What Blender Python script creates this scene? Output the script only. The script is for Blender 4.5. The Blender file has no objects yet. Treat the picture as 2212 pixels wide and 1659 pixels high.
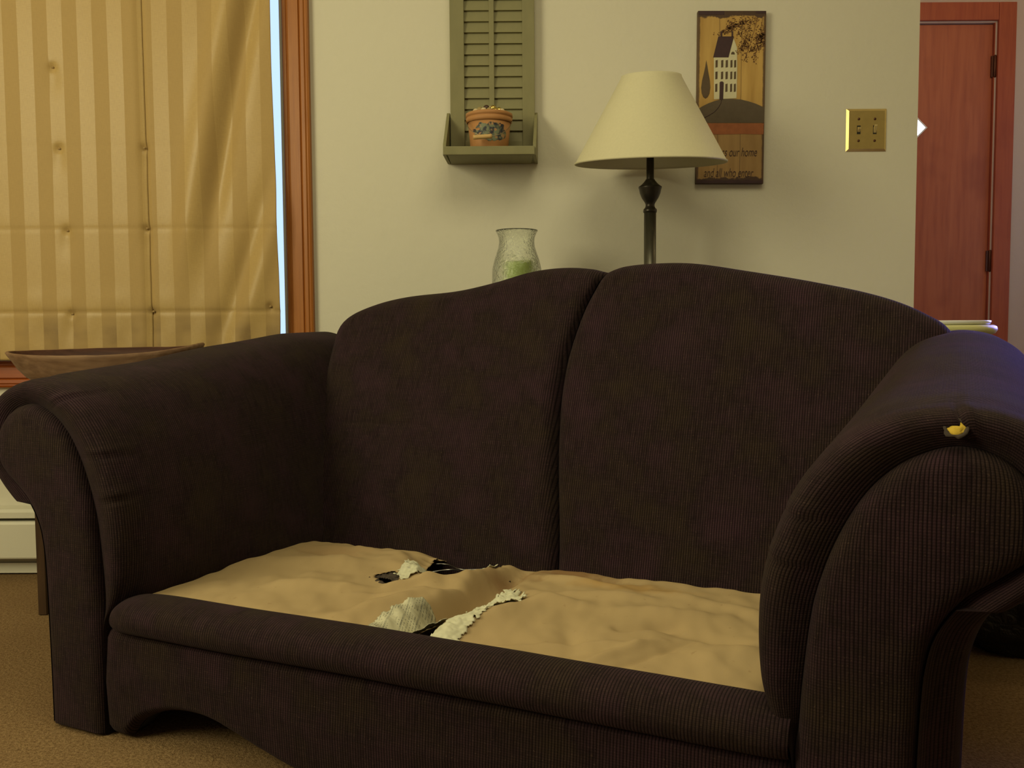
import bpy, bmesh, math, random
from mathutils import Vector, Matrix, noise
random.seed(7)
S = bpy.context.scene
COL = S.collection
PI = math.pi

# ------------------------------------------------------------------ camera
cam = bpy.data.cameras.new('camera'); co = bpy.data.objects.new('camera', cam); COL.objects.link(co)
cam.sensor_fit = 'HORIZONTAL'; cam.sensor_width = 36.0; cam.lens = 36.0 * 2000 / 2212
cam.clip_start = 0.02; cam.clip_end = 60
P = math.radians(3.7); RO = math.radians(0.35)
fwd = Vector((0, math.cos(P), -math.sin(P))); r0 = Vector((1, 0, 0)); u0 = r0.cross(fwd)
rt = math.cos(RO) * r0 - math.sin(RO) * u0; up = math.sin(RO) * r0 + math.cos(RO) * u0
m = Matrix((rt, up, -fwd)).transposed().to_4x4(); m.translation = Vector((0, 0, 0.71))
co.matrix_world = m
S.camera = co

# ------------------------------------------------------------------ exposure, world, lights
S.view_settings.view_transform = 'Standard'; S.view_settings.look = 'None'
S.view_settings.gamma = 1.0; S.view_settings.use_curve_mapping = False
S.view_settings.exposure = 0.0
W = bpy.data.worlds.new('daylight'); S.world = W; W.use_nodes = True
bg = W.node_tree.nodes['Background']; bg.inputs[0].default_value = (0.50, 0.70, 1.0, 1); bg.inputs[1].default_value = 1.35

def area(name, loc, target, size, power, color, spread=PI):
    l = bpy.data.lights.new(name, 'AREA'); l.shape = 'RECTANGLE'; l.size = size[0]; l.size_y = size[1]
    l.energy = power; l.color = color; l.spread = spread
    o = bpy.data.objects.new(name, l); COL.objects.link(o); o.location = loc
    o.rotation_euler = (Vector(target) - Vector(loc)).to_track_quat('-Z', 'Y').to_euler(); return o
def bulb(name, loc, power, color, r):
    l = bpy.data.lights.new(name, 'POINT'); l.energy = power; l.color = color; l.shadow_soft_size = r
    o = bpy.data.objects.new(name, l); COL.objects.link(o); o.location = loc; return o
WARM = (1.0, 0.92, 0.56)
area('side_lamp_light', (-2.2, 0.5, 1.68), (0.2, 2.3, 0.9), (1.2, 1.1), 45, WARM)
area('ceiling_fill_light', (0.2, 0.9, 2.38), (0.2, 0.9, 0), (1.3, 1.2), 17, WARM)  # soft fill added for light bounced off the ceiling
area('window_daylight', (2.54, 3.45, 1.05), (0.85, 1.8, 0.6), (0.5, 0.7), 8.0, (0.24, 0.20, 1.0), math.radians(70))
bulb('hall_lamp_light', (1.9, 2.9, 2.1), 8.5, (1.0, 0.76, 0.42), 0.1)

# ------------------------------------------------------------------ materials
MATS = {}
class NT:
    def __init__(s, name):
        s.m = bpy.data.materials.new(name); s.m.use_nodes = True; s.t = s.m.node_tree
        s.b = s.t.nodes['Principled BSDF']; MATS[name] = s.m
    def n(s, typ, **kw):
        nd = s.t.nodes.new('ShaderNode' + typ)
        for k, v in kw.items():
            if k.startswith('i_'):
                key = k[2:]; key = int(key) if key.isdigit() else key.replace('_', ' ')
                nd.inputs[key].default_value = v
            else: setattr(nd, k, v)
        return nd
    def l(s, a, b): s.t.links.new(a, b)
    def math(s, op, a, b=None, clamp=False):
        nd = s.n('Math', operation=op); nd.use_clamp = clamp
        for i, v in enumerate((a, b)):
            if v is None: continue
            if isinstance(v, (int, float)): nd.inputs[i].default_value = v
            else: s.l(v, nd.inputs[i])
        return nd.outputs[0]
    def mix(s, fac, a, b, bt='MIX'):
        nd = s.n('MixRGB', blend_type=bt)
        for i, v in enumerate((fac, a, b)):
            if isinstance(v, (int, float)): nd.inputs[i].default_value = v if i == 0 else (v, v, v, 1)
            elif isinstance(v, tuple): nd.inputs[i].default_value = v if len(v) == 4 else (*v, 1)
            else: s.l(v, nd.inputs[i])
        return nd.outputs[0]
    def ramp(s, fac, stops):
        nd = s.n('ValToRGB'); e = nd.color_ramp.elements
        while len(e) < len(stops): e.new(0.5)
        for el, (p, c) in zip(e, stops):
            el.position = p; el.color = (c, c, c, 1) if isinstance(c, (int, float)) else (*c, 1)
        s.l(fac, nd.inputs[0]); return nd.outputs[0]
    def noise(s, vec, scale, detail=3, rough=0.5, dist=0.0):
        nd = s.n('TexNoise'); nd.inputs['Scale'].default_value = scale; nd.inputs['Detail'].default_value = detail
        nd.inputs['Roughness'].default_value = rough; nd.inputs['Distortion'].default_value = dist
        if vec is not None: s.l(vec, nd.inputs['Vector'])
        return nd.outputs['Fac']
    def coord(s, which='Object', scale=None, rot=None):
        c = s.n('TexCoord').outputs[which]
        if scale or rot:
            mp = s.n('Mapping'); s.l(c, mp.inputs[0])
            if scale: mp.inputs['Scale'].default_value = scale
            if rot: mp.inputs['Rotation'].default_value = rot
            c = mp.outputs[0]
        return c
    def bump(s, h, strength=0.3, dist=0.001):
        b = s.n('Bump'); b.inputs['Strength'].default_value = strength; b.inputs['Distance'].default_value = dist
        s.l(h, b.inputs['Height']); s.l(b.outputs[0], s.b.inputs['Normal'])
    def base(s, c):
        if isinstance(c, tuple): s.b.inputs['Base Color'].default_value = (*c, 1)
        else: s.l(c, s.b.inputs['Base Color'])
    def set(s, **kw):
        for k, v in kw.items(): s.b.inputs[k.replace('_', ' ')].default_value = v

def plain(name, c, rough=0.6, metal=0.0, var=0.12, scale=30, bump=0.15, spec=0.4, mscale=None):
    k = NT(name); v = k.coord('Object', mscale)
    f = k.noise(v, scale, 4)
    k.base(k.mix(f, tuple(x * (1 - var) for x in c), tuple(min(1, x * (1 + var)) for x in c)))
    k.set(Roughness=rough, Metallic=metal, Specular_IOR_Level=spec)
    if bump: k.bump(f, bump, 0.001)
    return k.m

def mk_upholstery():
    k = NT('ribbed_brown_upholstery'); uv = k.coord('UV')
    sep = k.n('SeparateXYZ'); k.l(uv, sep.inputs[0])
    wob = k.noise(uv, 9, 2)
    x = k.math('ADD', k.math('MULTIPLY', sep.outputs[0], 1 / 0.0046), k.math('MULTIPLY', wob, 0.8))
    y = k.math('MULTIPLY', sep.outputs[1], 1 / 0.0034)
    rib = k.math('ABSOLUTE', k.math('SINE', k.math('MULTIPLY', x, PI)))
    wft = k.math('ABSOLUTE', k.math('SINE', k.math('MULTIPLY', y, PI)))
    h = k.math('MULTIPLY', k.math('POWER', rib, 0.8), k.math('ADD', 0.62, k.math('MULTIPLY', wft, 0.38)))
    big = k.noise(uv, 14, 4)
    streak = k.noise(k.coord('UV', (220, 25, 1)), 1.0, 3)
    spark = k.noise(k.coord('UV', (240, 300, 1)), 1.0, 2)
    ca = k.mix(k.ramp(streak, [(0.3, 0.0), (0.7, 1.0)]), (0.021, 0.0118, 0.0128), (0.047, 0.028, 0.0285))
    weft = k.noise(k.coord('UV', (22, 330, 1)), 1.0, 3)
    ca = k.mix(k.math('MULTIPLY', k.ramp(weft, [(0.35, 0.0), (0.65, 1.0)]), 0.45), ca, (0.012, 0.0075, 0.0075))
    hue = k.noise(uv, 9, 3, 0.6)
    cb = k.mix(k.math('MULTIPLY', k.ramp(hue, [(0.48, 0.0), (0.70, 1.0)]), 0.65), ca, (0.054, 0.025, 0.037))
    cb = k.mix(k.math('MULTIPLY', k.ramp(hue, [(0.30, 1.0), (0.50, 0.0)]), 0.55), cb, (0.046, 0.032, 0.017))
    cb = k.mix(k.math('MULTIPLY', k.ramp(big, [(0.45, 0.0), (0.8, 1.0)]), 0.3), cb, (0.05, 0.03, 0.026))
    cc = k.mix(k.ramp(spark, [(0.62, 0.0), (0.74, 0.7)]), cb, (0.085, 0.055, 0.042))
    cd = k.mix(k.ramp(h, [(0.1, 0.0), (0.75, 1.0)]), (0.006, 0.0035, 0.0035), cc)
    k.base(cd); k.set(Roughness=0.95, Specular_IOR_Level=0.08, Sheen_Weight=0.04, Sheen_Roughness=0.5)
    k.b.inputs['Sheen Tint'].default_value = (0.9, 0.75, 0.8, 1)
    k.bump(h, 0.55, 0.0012); return k.m
UPH = mk_upholstery()

def mk_wood(name, c1, c2, c3, axis_scale, rough=0.35, blotch=5.0):
    k = NT(name); v = k.coord('Object', axis_scale)
    f = k.noise(v, 1.0, 6, 0.6, 1.2)
    w = k.noise(k.coord('Object', tuple(a * 4 for a in axis_scale)), 1.0, 3)
    bl = k.noise(k.coord('Object'), blotch, 3)
    a = k.mix(k.ramp(f, [(0.35, 0.0), (0.65, 1.0)]), c1, c2)
    a = k.mix(k.math('MULTIPLY', k.ramp(w, [(0.45, 0.0), (0.8, 1.0)]), 0.5), a, c3)
    a = k.mix(k.math('MULTIPLY', k.ramp(bl, [(0.55, 0.0), (0.75, 1.0)]), 0.55), a, c3)
    k.base(a); k.set(Roughness=rough, Specular_IOR_Level=0.22); k.bump(f, 0.1, 0.001); return k.m
TRIMW = mk_wood('orange_stained_trim', (0.35, 0.120, 0.024), (0.41, 0.150, 0.030), (0.24, 0.070, 0.014), (30, 30, 1.5), 0.38)
SILLW = mk_wood('orange_stained_sill', (0.30, 0.068, 0.010), (0.34, 0.080, 0.012), (0.20, 0.040, 0.006), (1.5, 30, 30), 0.38)
DOORW = mk_wood('reddish_veneer_door', (0.44, 0.135, 0.075), (0.50, 0.165, 0.09), (0.28, 0.075, 0.055), (14, 14, 1.1), 0.42, 4.0)
CASEW = mk_wood('reddish_door_casing', (0.40, 0.10, 0.055), (0.44, 0.12, 0.06), (0.27, 0.06, 0.04), (20, 20, 1.5), 0.42)
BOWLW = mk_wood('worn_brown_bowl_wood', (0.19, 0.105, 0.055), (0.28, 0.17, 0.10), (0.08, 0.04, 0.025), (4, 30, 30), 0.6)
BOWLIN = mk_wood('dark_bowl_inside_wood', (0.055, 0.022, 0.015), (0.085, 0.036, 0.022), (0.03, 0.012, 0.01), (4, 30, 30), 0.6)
DARKW = mk_wood('dark_table_wood', (0.050, 0.028, 0.015), (0.075, 0.042, 0.022), (0.03, 0.016, 0.01), (20, 20, 2), 0.45)

def mk_wall(name, c, c2, texture=0.3):
    k = NT(name); v = k.coord('Object')
    a = k.noise(v, 1.6, 3); b = k.noise(v, 90, 4)
    k.base(k.mix(a, c, c2)); k.set(Roughness=0.75, Specular_IOR_Level=0.25)
    k.bump(k.math('ADD', b, k.math('MULTIPLY', k.noise(v, 25, 3), 1.5)), texture, 0.002); return k.m
WALL = mk_wall('off_white_wall_paint', (0.69, 0.66, 0.53), (0.72, 0.67, 0.555))
HALL = mk_wall('hall_wall_paint', (0.60, 0.50, 0.47), (0.63, 0.52, 0.49))
CEIL = mk_wall('ceiling_paint', (0.75, 0.74, 0.70), (0.78, 0.76, 0.72))

def mk_carpet():
    k = NT('beige_carpet'); v = k.coord('Object')
    f = k.noise(v, 160, 4, 0.7); g = k.noise(v, 6, 3); h = k.noise(v, 420, 2)
    s = k.math('ADD', k.math('MULTIPLY', f, 0.7), k.math('MULTIPLY', h, 0.3))
    a = k.mix(k.ramp(s, [(0.36, 0.0), (0.62, 1.0)]), (0.14, 0.078, 0.032), (0.36, 0.235, 0.115))
    k.base(k.mix(k.ramp(g, [(0.35, 0.0), (0.7, 0.3)]), a, (0.21, 0.125, 0.058)))
    k.set(Roughness=1.0, Specular_IOR_Level=0.05); k.bump(s, 0.9, 0.006); return k.m
CARPET = mk_carpet()

def mk_curtain(name, shift=0.0):
    k = NT(name); uv = k.coord('UV'); sep = k.n('SeparateXYZ'); k.l(uv, sep.inputs[0])
    x = k.math('ADD', k.math('MULTIPLY', sep.outputs[0], 1 / 0.0815), shift)
    st = k.math('GREATER_THAN', k.math('FRACT', x), 0.5)
    th = k.noise(k.coord('UV', (60, 900, 1)), 1.0, 3); tv = k.noise(k.coord('UV', (900, 60, 1)), 1.0, 3)
    a = k.mix(st, (0.445, 0.295, 0.105), (0.505, 0.345, 0.13))
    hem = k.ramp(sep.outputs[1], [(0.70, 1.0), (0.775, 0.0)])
    shade_mottle = k.ramp(k.noise(k.coord('UV', (9, 14, 1)), 1.0, 2), [(0.35, 0.2), (0.65, 0.8)])
    a = k.mix(k.math('MULTIPLY', k.math('MULTIPLY', hem, shade_mottle), k.math('SUBTRACT', 1.0, k.math('MULTIPLY', st, 0.75))), a, (0.20, 0.125, 0.05))  # shade of the fold blocking backlight, painted into the duller hem stripes
    t = k.math('ADD', k.math('MULTIPLY', th, 0.6), k.math('MULTIPLY', tv, 0.6))
    k.base(k.mix(k.ramp(t, [(0.45, 0.0), (0.8, 0.5)]), a, (0.37, 0.24, 0.085)))
    ro = k.mix(st, 0.62, 0.40); k.l(ro, k.b.inputs['Roughness'])
    k.set(Specular_IOR_Level=0.35, Sheen_Weight=0.15)
    k.bump(t, 0.2, 0.001); return k.m
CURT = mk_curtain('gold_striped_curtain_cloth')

def mk_deck():
    k = NT('tan_seat_deck_cloth'); uv = k.coord('UV'); v = k.coord('Object')
    g = k.noise(uv, 5, 4); f = k.noise(uv, 500, 2); sp = k.noise(uv, 60, 2)
    a = k.mix(g, (0.38, 0.27, 0.135), (0.48, 0.35, 0.185))
    def spot(a, cu, cv, ru, rv, col, amt):
        mp = k.n('Mapping'); k.l(uv, mp.inputs[0]); mp.inputs['Location'].default_value = (-cu / ru, -cv / rv, 0); mp.inputs['Scale'].default_value = (1 / ru, 1 / rv, 1)
        ln = k.n('VectorMath', operation='LENGTH'); k.l(mp.outputs[0], ln.inputs[0])
        d = k.math('ADD', ln.outputs['Value'], k.math('MULTIPLY', k.math('SUBTRACT', k.noise(uv, 22, 4, 0.6), 0.5), 1.6))
        fac = k.math('MULTIPLY', k.ramp(d, [(0.3, 1.0), (1.0, 0.0)]), amt)
        return k.mix(fac, a, col)
    a = spot(a, 0.66, 0.50, 0.12, 0.06, (0.20, 0.10, 0.04), 0.8)
    a = spot(a, 0.57, 0.45, 0.08, 0.05, (0.26, 0.15, 0.07), 0.7)
    a = spot(a, 0.53, 0.545, 0.035, 0.016, (0.35, 0.03, 0.08), 0.95)
    a = spot(a, 0.80, 0.44, 0.14, 0.05, (0.42, 0.24, 0.07), 0.6)
    a = spot(a, 0.16, 0.44, 0.12, 0.06, (0.40, 0.25, 0.12), 0.5)
    a = k.mix(k.ramp(sp, [(0.70, 0.0), (0.78, 0.55)]), a, (0.30, 0.19, 0.09))
    k.base(a); k.set(Roughness=0.9, Specular_IOR_Level=0.15); k.bump(f, 0.15, 0.0006); return k.m
DECK = mk_deck()
BLACKLINER = plain('dark_underlining', (0.012, 0.010, 0.010), 0.9, var=0.4)
TORN = plain('torn_white_batting', (0.62, 0.60, 0.43), 0.9, var=0.22, scale=70, bump=0.5)
CHAR = plain('dirty_dark_stuffing', (0.055, 0.04, 0.03), 0.95, var=0.6, scale=120, bump=0.8)
def mk_print():
    k = NT('printed_ticking_cloth'); uv = k.coord('UV'); sep = k.n('SeparateXYZ'); k.l(uv, sep.inputs[0])
    q = k.math('ADD', sep.outputs[0], k.math('MULTIPLY', sep.outputs[1], 0.35))
    ln = k.math('LESS_THAN', k.math('FRACT', k.math('MULTIPLY', q, 230)), 0.45)
    w = k.math('GREATER_THAN', k.noise(k.coord('UV', (160, 420, 1)), 1.0, 2), 0.50)
    blk = k.math('LESS_THAN', k.noise(uv, 26, 1), 0.52)
    f = k.math('MULTIPLY', k.math('MULTIPLY', ln, w), blk)
    bar = k.math('LESS_THAN', k.math('FRACT', k.math('MULTIPLY', q, 46)), 0.14)
    g = k.ramp(k.noise(uv, 22, 3), [(0.50, 0.0), (0.70, 0.8)])
    a = k.mix(g, (0.60, 0.57, 0.40), (0.20, 0.18, 0.11))
    a = k.mix(k.math('MULTIPLY', bar, 0.35), a, (0.14, 0.14, 0.11))
    k.base(k.mix(k.math('MULTIPLY', f, 0.6), a, (0.08, 0.08, 0.065))); k.set(Roughness=0.9); return k.m
PRINT = mk_print()
SAGE = plain('sage_green_paint', (0.235, 0.215, 0.105), 0.6, var=0.14, scale=40, mscale=(1, 1, 0.4))
SHADE = plain('cream_linen_shade', (0.62, 0.57, 0.38), 0.8, var=0.05, scale=160, bump=0.2)
BRONZE = plain('dark_bronze_metal', (0.05, 0.042, 0.032), 0.36, metal=0.6, var=0.3, scale=25, bump=0.05)
BRONZE2 = plain('lighter_bronze_metal', (0.11, 0.10, 0.075), 0.33, metal=0.7, var=0.25, scale=25, bump=0.05)
BRASS = plain('polished_brass', (0.72, 0.57, 0.24), 0.38, metal=1.0, var=0.12, scale=50, bump=0.06)
IVORYM = plain('ivory_switch_plastic', (0.50, 0.38, 0.16), 0.4, var=0.03)
DARKM = plain('dark_gap_metal', (0.02, 0.017, 0.012), 0.6)
HINGE = plain('antique_hinge_metal', (0.11, 0.045, 0.03), 0.4, metal=0.7)
HEAT = plain('cream_heater_enamel', (0.72, 0.69, 0.56), 0.45, var=0.03, scale=8, bump=0.03)
CREAM = plain('cream_painted_wood', (0.62, 0.60, 0.27), 0.45, var=0.05, scale=12, bump=0.03)
PLATE = plain('white_glazed_ceramic', (0.82, 0.82, 0.84), 0.2, var=0.02, bump=0)
FOAM = plain('yellow_foam', (0.62, 0.42, 0.05), 0.95, var=0.3, scale=150, bump=0.9)
TERRA = plain('tan_bucket_wood', (0.44, 0.21, 0.075), 0.6, var=0.15, scale=30, mscale=(1, 1, 0.2))
GRIP = plain('pale_wood_grip', (0.56, 0.36, 0.14), 0.5, var=0.12, scale=60)
WIRE = plain('thin_steel_wire', (0.30, 0.24, 0.15), 0.3, metal=0.9, bump=0)
GOLDB = plain('shiny_gold_ball', (0.75, 0.55, 0.16), 0.18, metal=1.0, bump=0)
CREAMB = plain('cream_ball', (0.66, 0.52, 0.30), 0.35, var=0.15, bump=0)
BROWNB = plain('dark_brown_ball', (0.06, 0.03, 0.02), 0.3, bump=0)
TANB = plain('olive_tan_ball', (0.36, 0.26, 0.10), 0.35, var=0.15, bump=0)
CANDLE = plain('green_candle_wax', (0.34, 0.42, 0.10), 0.5, var=0.06, bump=0.02)
SPRING = plain('spring_steel', (0.30, 0.29, 0.27), 0.3, metal=1.0, bump=0)
SASH = plain('white_sash_vinyl', (0.55, 0.56, 0.6), 0.5, var=0.02, bump=0)
def mk_glass(name, rough=0.0, bumpy=False, tint=(1, 1, 1)):
    k = NT(name); k.base(tint); k.set(Roughness=rough, Transmission_Weight=1.0, IOR=1.45)
    if bumpy:
        v = k.coord('Object')
        k.bump(k.noise(v, 95, 3, 0.6, 1.5), 0.55, 0.004)
    return k.m
CRACKLE = mk_glass('crackled_clear_glass', 0.03, True, (0.97, 1.0, 0.95))
PANE = mk_glass('window_glass', 0.0)
def mk_bag():
    k = NT('black_glossy_plastic'); v = k.coord('Object'); f = k.noise(v, 40, 4, 0.6, 1.0)
    k.base((0.006, 0.006, 0.007)); k.set(Roughness=0.28, Specular_IOR_Level=0.5); k.bump(f, 0.8, 0.01); return k.m
BAG = mk_bag()
def mk_art():
    k = NT('distressed_mustard_board'); v = k.coord('Object'); sep = k.n('SeparateXYZ'); k.l(v, sep.inputs[0])
    f = k.noise(k.coord('Object', (40, 40, 5)), 1.0, 4)
    top = k.mix(k.ramp(f, [(0.35, 0.0), (0.7, 1.0)]), (0.42, 0.24, 0.055), (0.56, 0.35, 0.10))
    low = k.mix(k.ramp(f, [(0.35, 0.0), (0.7, 1.0)]), (0.33, 0.19, 0.065), (0.44, 0.27, 0.10))
    a = k.mix(k.math('GREATER_THAN', sep.outputs[2], -0.065), low, top)
    n = k.noise(v, 34, 4, 0.7)
    ex = k.math('ADD', k.math('MULTIPLY', k.math('ABSOLUTE', sep.outputs[0]), 1 / 0.094), k.math('MULTIPLY', n, 0.08))
    ez = k.math('ADD', k.math('MULTIPLY', k.math('ABSOLUTE', sep.outputs[2]), 1 / 0.236), k.math('MULTIPLY', n, 0.12))
    e = k.math('MAXIMUM', k.ramp(ex, [(0.96, 0.0), (1.03, 0.85)]), k.ramp(ez, [(0.985, 0.0), (1.03, 0.95)]))
    a = k.mix(e, a, (0.05, 0.022, 0.015))
    crack = k.math('LESS_THAN', k.math('ABSOLUTE', k.math('SUBTRACT', k.math('FRACT', k.math('ADD', k.math('MULTIPLY', sep.outputs[0], 1 / 0.062), k.math('MULTIPLY', k.noise(k.coord('Object', (3, 3, 8)), 1, 2), 0.12))), 0.5)), 0.018)
    a = k.mix(k.math('MULTIPLY', crack, 0.55), a, (0.10, 0.05, 0.02))
    k.base(a); k.set(Roughness=0.6); k.bump(f, 0.2, 0.001); return k.m
ART = mk_art()
A_WHITE = plain('house_white_paint', (0.62, 0.57, 0.38), 0.6, var=0.1, scale=60)
A_DARK = plain('dark_plum_paint', (0.050, 0.022, 0.026), 0.6, var=0.3, scale=60)
A_HILL = plain('dark_grey_green_paint', (0.115, 0.085, 0.055), 0.7, var=0.2, scale=60)
A_RED = plain('rust_red_paint', (0.36, 0.12, 0.045), 0.7, var=0.3, scale=60)
A_BROWN = plain('brown_twig_paint', (0.16, 0.075, 0.03), 0.7, var=0.3, scale=80)
A_TREE = plain('grey_brown_tree_paint', (0.10, 0.065, 0.035), 0.7, var=0.3, scale=80)
def emis(name, c, s):
    k = NT(name); k.base((0.8, 0.85, 1.0)); k.b.inputs['Emission Color'].default_value = (*c, 1); k.b.inputs['Emission Strength'].default_value = s; return k.m
DIA = emis('daylit_diamond_glass', (0.82, 0.84, 1.0), 4.0)
def mk_decal():
    k = NT('painted_bucket_front'); v = k.coord('Object')
    n1 = k.noise(v, 110, 3); n2 = k.noise(k.coord('Object', (1, 1, 1), (1, 2, 0)), 90, 3)
    a = k.mix(k.ramp(n2, [(0.42, 0.0), (0.55, 1.0)]), (0.03, 0.03, 0.045), (0.19, 0.21, 0.13))
    a = k.mix(k.ramp(n1, [(0.55, 0.0), (0.62, 1.0)]), a, (0.42, 0.24, 0.11))
    k.base(a); k.set(Roughness=0.6); return k.m
DECAL = mk_decal()

# ------------------------------------------------------------------ helpers
def link(name, me, mat, parent=None, smooth=False):
    o = bpy.data.objects.new(name, me); COL.objects.link(o)
    if mat is not None and not me.materials: me.materials.append(mat)
    if parent is not None: o.parent = parent
    if smooth:
        for p in me.polygons: p.use_smooth = True
    return o
def from_bm(name, bm, mat, parent=None, smooth=False):
    bmesh.ops.recalc_face_normals(bm, faces=bm.faces[:])
    me = bpy.data.meshes.new(name); bm.to_mesh(me); bm.free(); return link(name, me, mat, parent, smooth)
def box(bm, x0, x1, y0, y1, z0, z1):
    vs = [bm.verts.new((x, y, z)) for z in (z0, z1) for y in (y0, y1) for x in (x0, x1)]
    for f in ((0, 1, 3, 2), (4, 5, 7, 6), (0, 1, 5, 4), (2, 3, 7, 6), (0, 2, 6, 4), (1, 3, 7, 5)):
        bm.faces.new([vs[i] for i in f])
def boxo(name, dims, mat, parent=None, bevel=0.0, seg=2):
    """dims = x0,x1,y0,y1,z0,z1 in parent space"""
    bm = bmesh.new(); box(bm, *dims)
    if bevel:
        bmesh.ops.recalc_face_normals(bm, faces=bm.faces[:])
        bmesh.ops.bevel(bm, geom=bm.edges[:], offset=bevel, segments=seg, affect='EDGES', profile=0.7)
    return from_bm(name, bm, mat, parent, False)
def prism(name, pts, y0, y1, mat, parent=None, axis='y'):
    """polygon in (x,z) extruded along y; axis='x' polygon in (y,z); axis 'z' polygon in (x,y)"""
    bm = bmesh.new()
    def P3(p, d):
        return (p[0], d, p[1]) if axis == 'y' else ((d, p[0], p[1]) if axis == 'x' else (p[0], p[1], d))
    a = [bm.verts.new(P3(p, y0)) for p in pts]; b = [bm.verts.new(P3(p, y1)) for p in pts]
    bm.faces.new(a); bm.faces.new(b[::-1]); n = len(pts)
    for i in range(n): bm.faces.new((a[i], a[(i + 1) % n], b[(i + 1) % n], b[i]))
    return from_bm(name, bm, mat, parent)
def lathe(name, prof, mat, parent=None, seg=40, closed=False, loc=(0, 0, 0), smooth=True, sx=1.0, sy=1.0):
    bm = bmesh.new(); rings = []
    for r, z in prof:
        if r < 1e-6: rings.append([bm.verts.new((loc[0], loc[1], loc[2] + z))])
        else: rings.append([bm.verts.new((loc[0] + sx * r * math.cos(2 * PI * i / seg), loc[1] + sy * r * math.sin(2 * PI * i / seg), loc[2] + z)) for i in range(seg)])
    prs = list(zip(rings, rings[1:])) + ([(rings[-1], rings[0])] if closed else [])
    for a, b in prs:
        for i in range(seg):
            j = (i + 1) % seg
            if len(a) == 1 and len(b) == 1: continue
            if len(a) == 1: bm.faces.new((a[0], b[i], b[j]))
            elif len(b) == 1: bm.faces.new((a[i], a[j], b[0]))
            else: bm.faces.new((a[i], a[j], b[j], b[i]))
    return from_bm(name, bm, mat, parent, smooth)
def tube(name, pts, r, mat, parent=None, seg=8):
    bm = bmesh.new(); pts = [Vector(p) for p in pts]; rings = []
    ref = Vector((0.13, 0.27, 1)).normalized()
    for i, p in enumerate(pts):
        t = (pts[min(i + 1, len(pts) - 1)] - pts[max(i - 1, 0)]).normalized()
        a = t.cross(ref).normalized(); b = t.cross(a)
        rings.append([bm.verts.new(p + (a * math.cos(2 * PI * k / seg) + b * math.sin(2 * PI * k / seg)) * r) for k in range(seg)])
    for a, b in zip(rings, rings[1:]):
        for k in range(seg): bm.faces.new((a[k], a[(k + 1) % seg], b[(k + 1) % seg], b[k]))
    bm.faces.new(rings[0]); bm.faces.new(rings[-1][::-1])
    return from_bm(name, bm, mat, parent, True)
def grid(name, fn, nu, nv, mat, parent=None, skip=None, thick=0.0):
    """fn(i/nu, j/nv) -> (x,y,z,(u,v)); UV map in metres"""
    bm = bmesh.new(); uvl = bm.loops.layers.uv.new('UVMap'); V = []; UVs = []
    for j in range(nv + 1):
        row = []; ur = []
        for i in range(nu + 1):
            x, y, z, uv = fn(i / nu, j / nv); row.append(bm.verts.new((x, y, z))); ur.append(uv)
        V.append(row); UVs.append(ur)
    for j in range(nv):
        for i in range(nu):
            if skip and skip(*UVs[j][i]): continue
            f = bm.faces.new((V[j][i], V[j][i + 1], V[j + 1][i + 1], V[j + 1][i])); f.smooth = True
            for lp, uv in zip(f.loops, (UVs[j][i], UVs[j][i + 1], UVs[j + 1][i + 1], UVs[j + 1][i])): lp[uvl].uv = uv
    for v in [v for v in bm.verts if not v.link_faces]: bm.verts.remove(v)
    me = bpy.data.meshes.new(name); bm.to_mesh(me); bm.free()
    o = link(name, me, mat, parent)
    if thick:
        md = o.modifiers.new('thickness', 'SOLIDIFY'); md.thickness = thick; md.offset = 0
    return o
def empty(name, loc, label, cat, group=None, rz=0.0):
    o = bpy.data.objects.new(name, None); COL.objects.link(o); o.location = loc; o.rotation_euler = (0, 0, rz)
    o.empty_display_size = 0.1; return tag(o, label, cat, group)
def tag(o, label, cat, group=None):
    o['label'] = label; o['category'] = cat
    if group: o['group'] = group
    return o
def struct(o): o['kind'] = 'structure'; return o
def sstep(a, b, x):
    t = max(0.0, min(1.0, (x - a) / (b - a))); return t * t * (3 - 2 * t)
def interp(pts, x):
    if x <= pts[0][0]: return pts[0][1]
    for (a, va), (b, vb) in zip(pts, pts[1:]):
        if x <= b: return va + (vb - va) * (x - a) / (b - a)
    return pts[-1][1]
def smooth_interp(pts, x):
    """Catmull-Rom through (x, y)"""
    if x <= pts[0][0]: return pts[0][1]
    if x >= pts[-1][0]: return pts[-1][1]
    for k in range(len(pts) - 1):
        if x <= pts[k + 1][0]: break
    p1, p2 = pts[k], pts[k + 1]; p0 = pts[k - 1] if k else p1; p3 = pts[k + 2] if k + 2 < len(pts) else p2
    h = p2[0] - p1[0]; t = (x - p1[0]) / h
    m1 = (p2[1] - p0[1]) / max(1e-6, p2[0] - p0[0]) * h; m2 = (p3[1] - p1[1]) / max(1e-6, p3[0] - p1[0]) * h
    return (2*t**3 - 3*t*t + 1) * p1[1] + (t**3 - 2*t*t + t) * m1 + (-2*t**3 + 3*t*t) * p2[1] + (t**3 - t*t) * m2
def catmull(pts, sub):
    out = []; n = len(pts)
    for i in range(n - 1):
        p0 = pts[max(i - 1, 0)]; p1 = pts[i]; p2 = pts[i + 1]; p3 = pts[min(i + 2, n - 1)]
        for s in range(sub):
            t = s / sub
            out.append(tuple(0.5 * (2 * b + (c - a) * t + (2 * a - 5 * b + 4 * c - d) * t * t + (3 * b - a - 3 * c + d) * t ** 3) for a, b, c, d in zip(p0, p1, p2, p3)))
    out.append(tuple(pts[-1])); return out
def nz(x, y, z=0.0): return noise.noise(Vector((x, y, z)))

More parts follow.
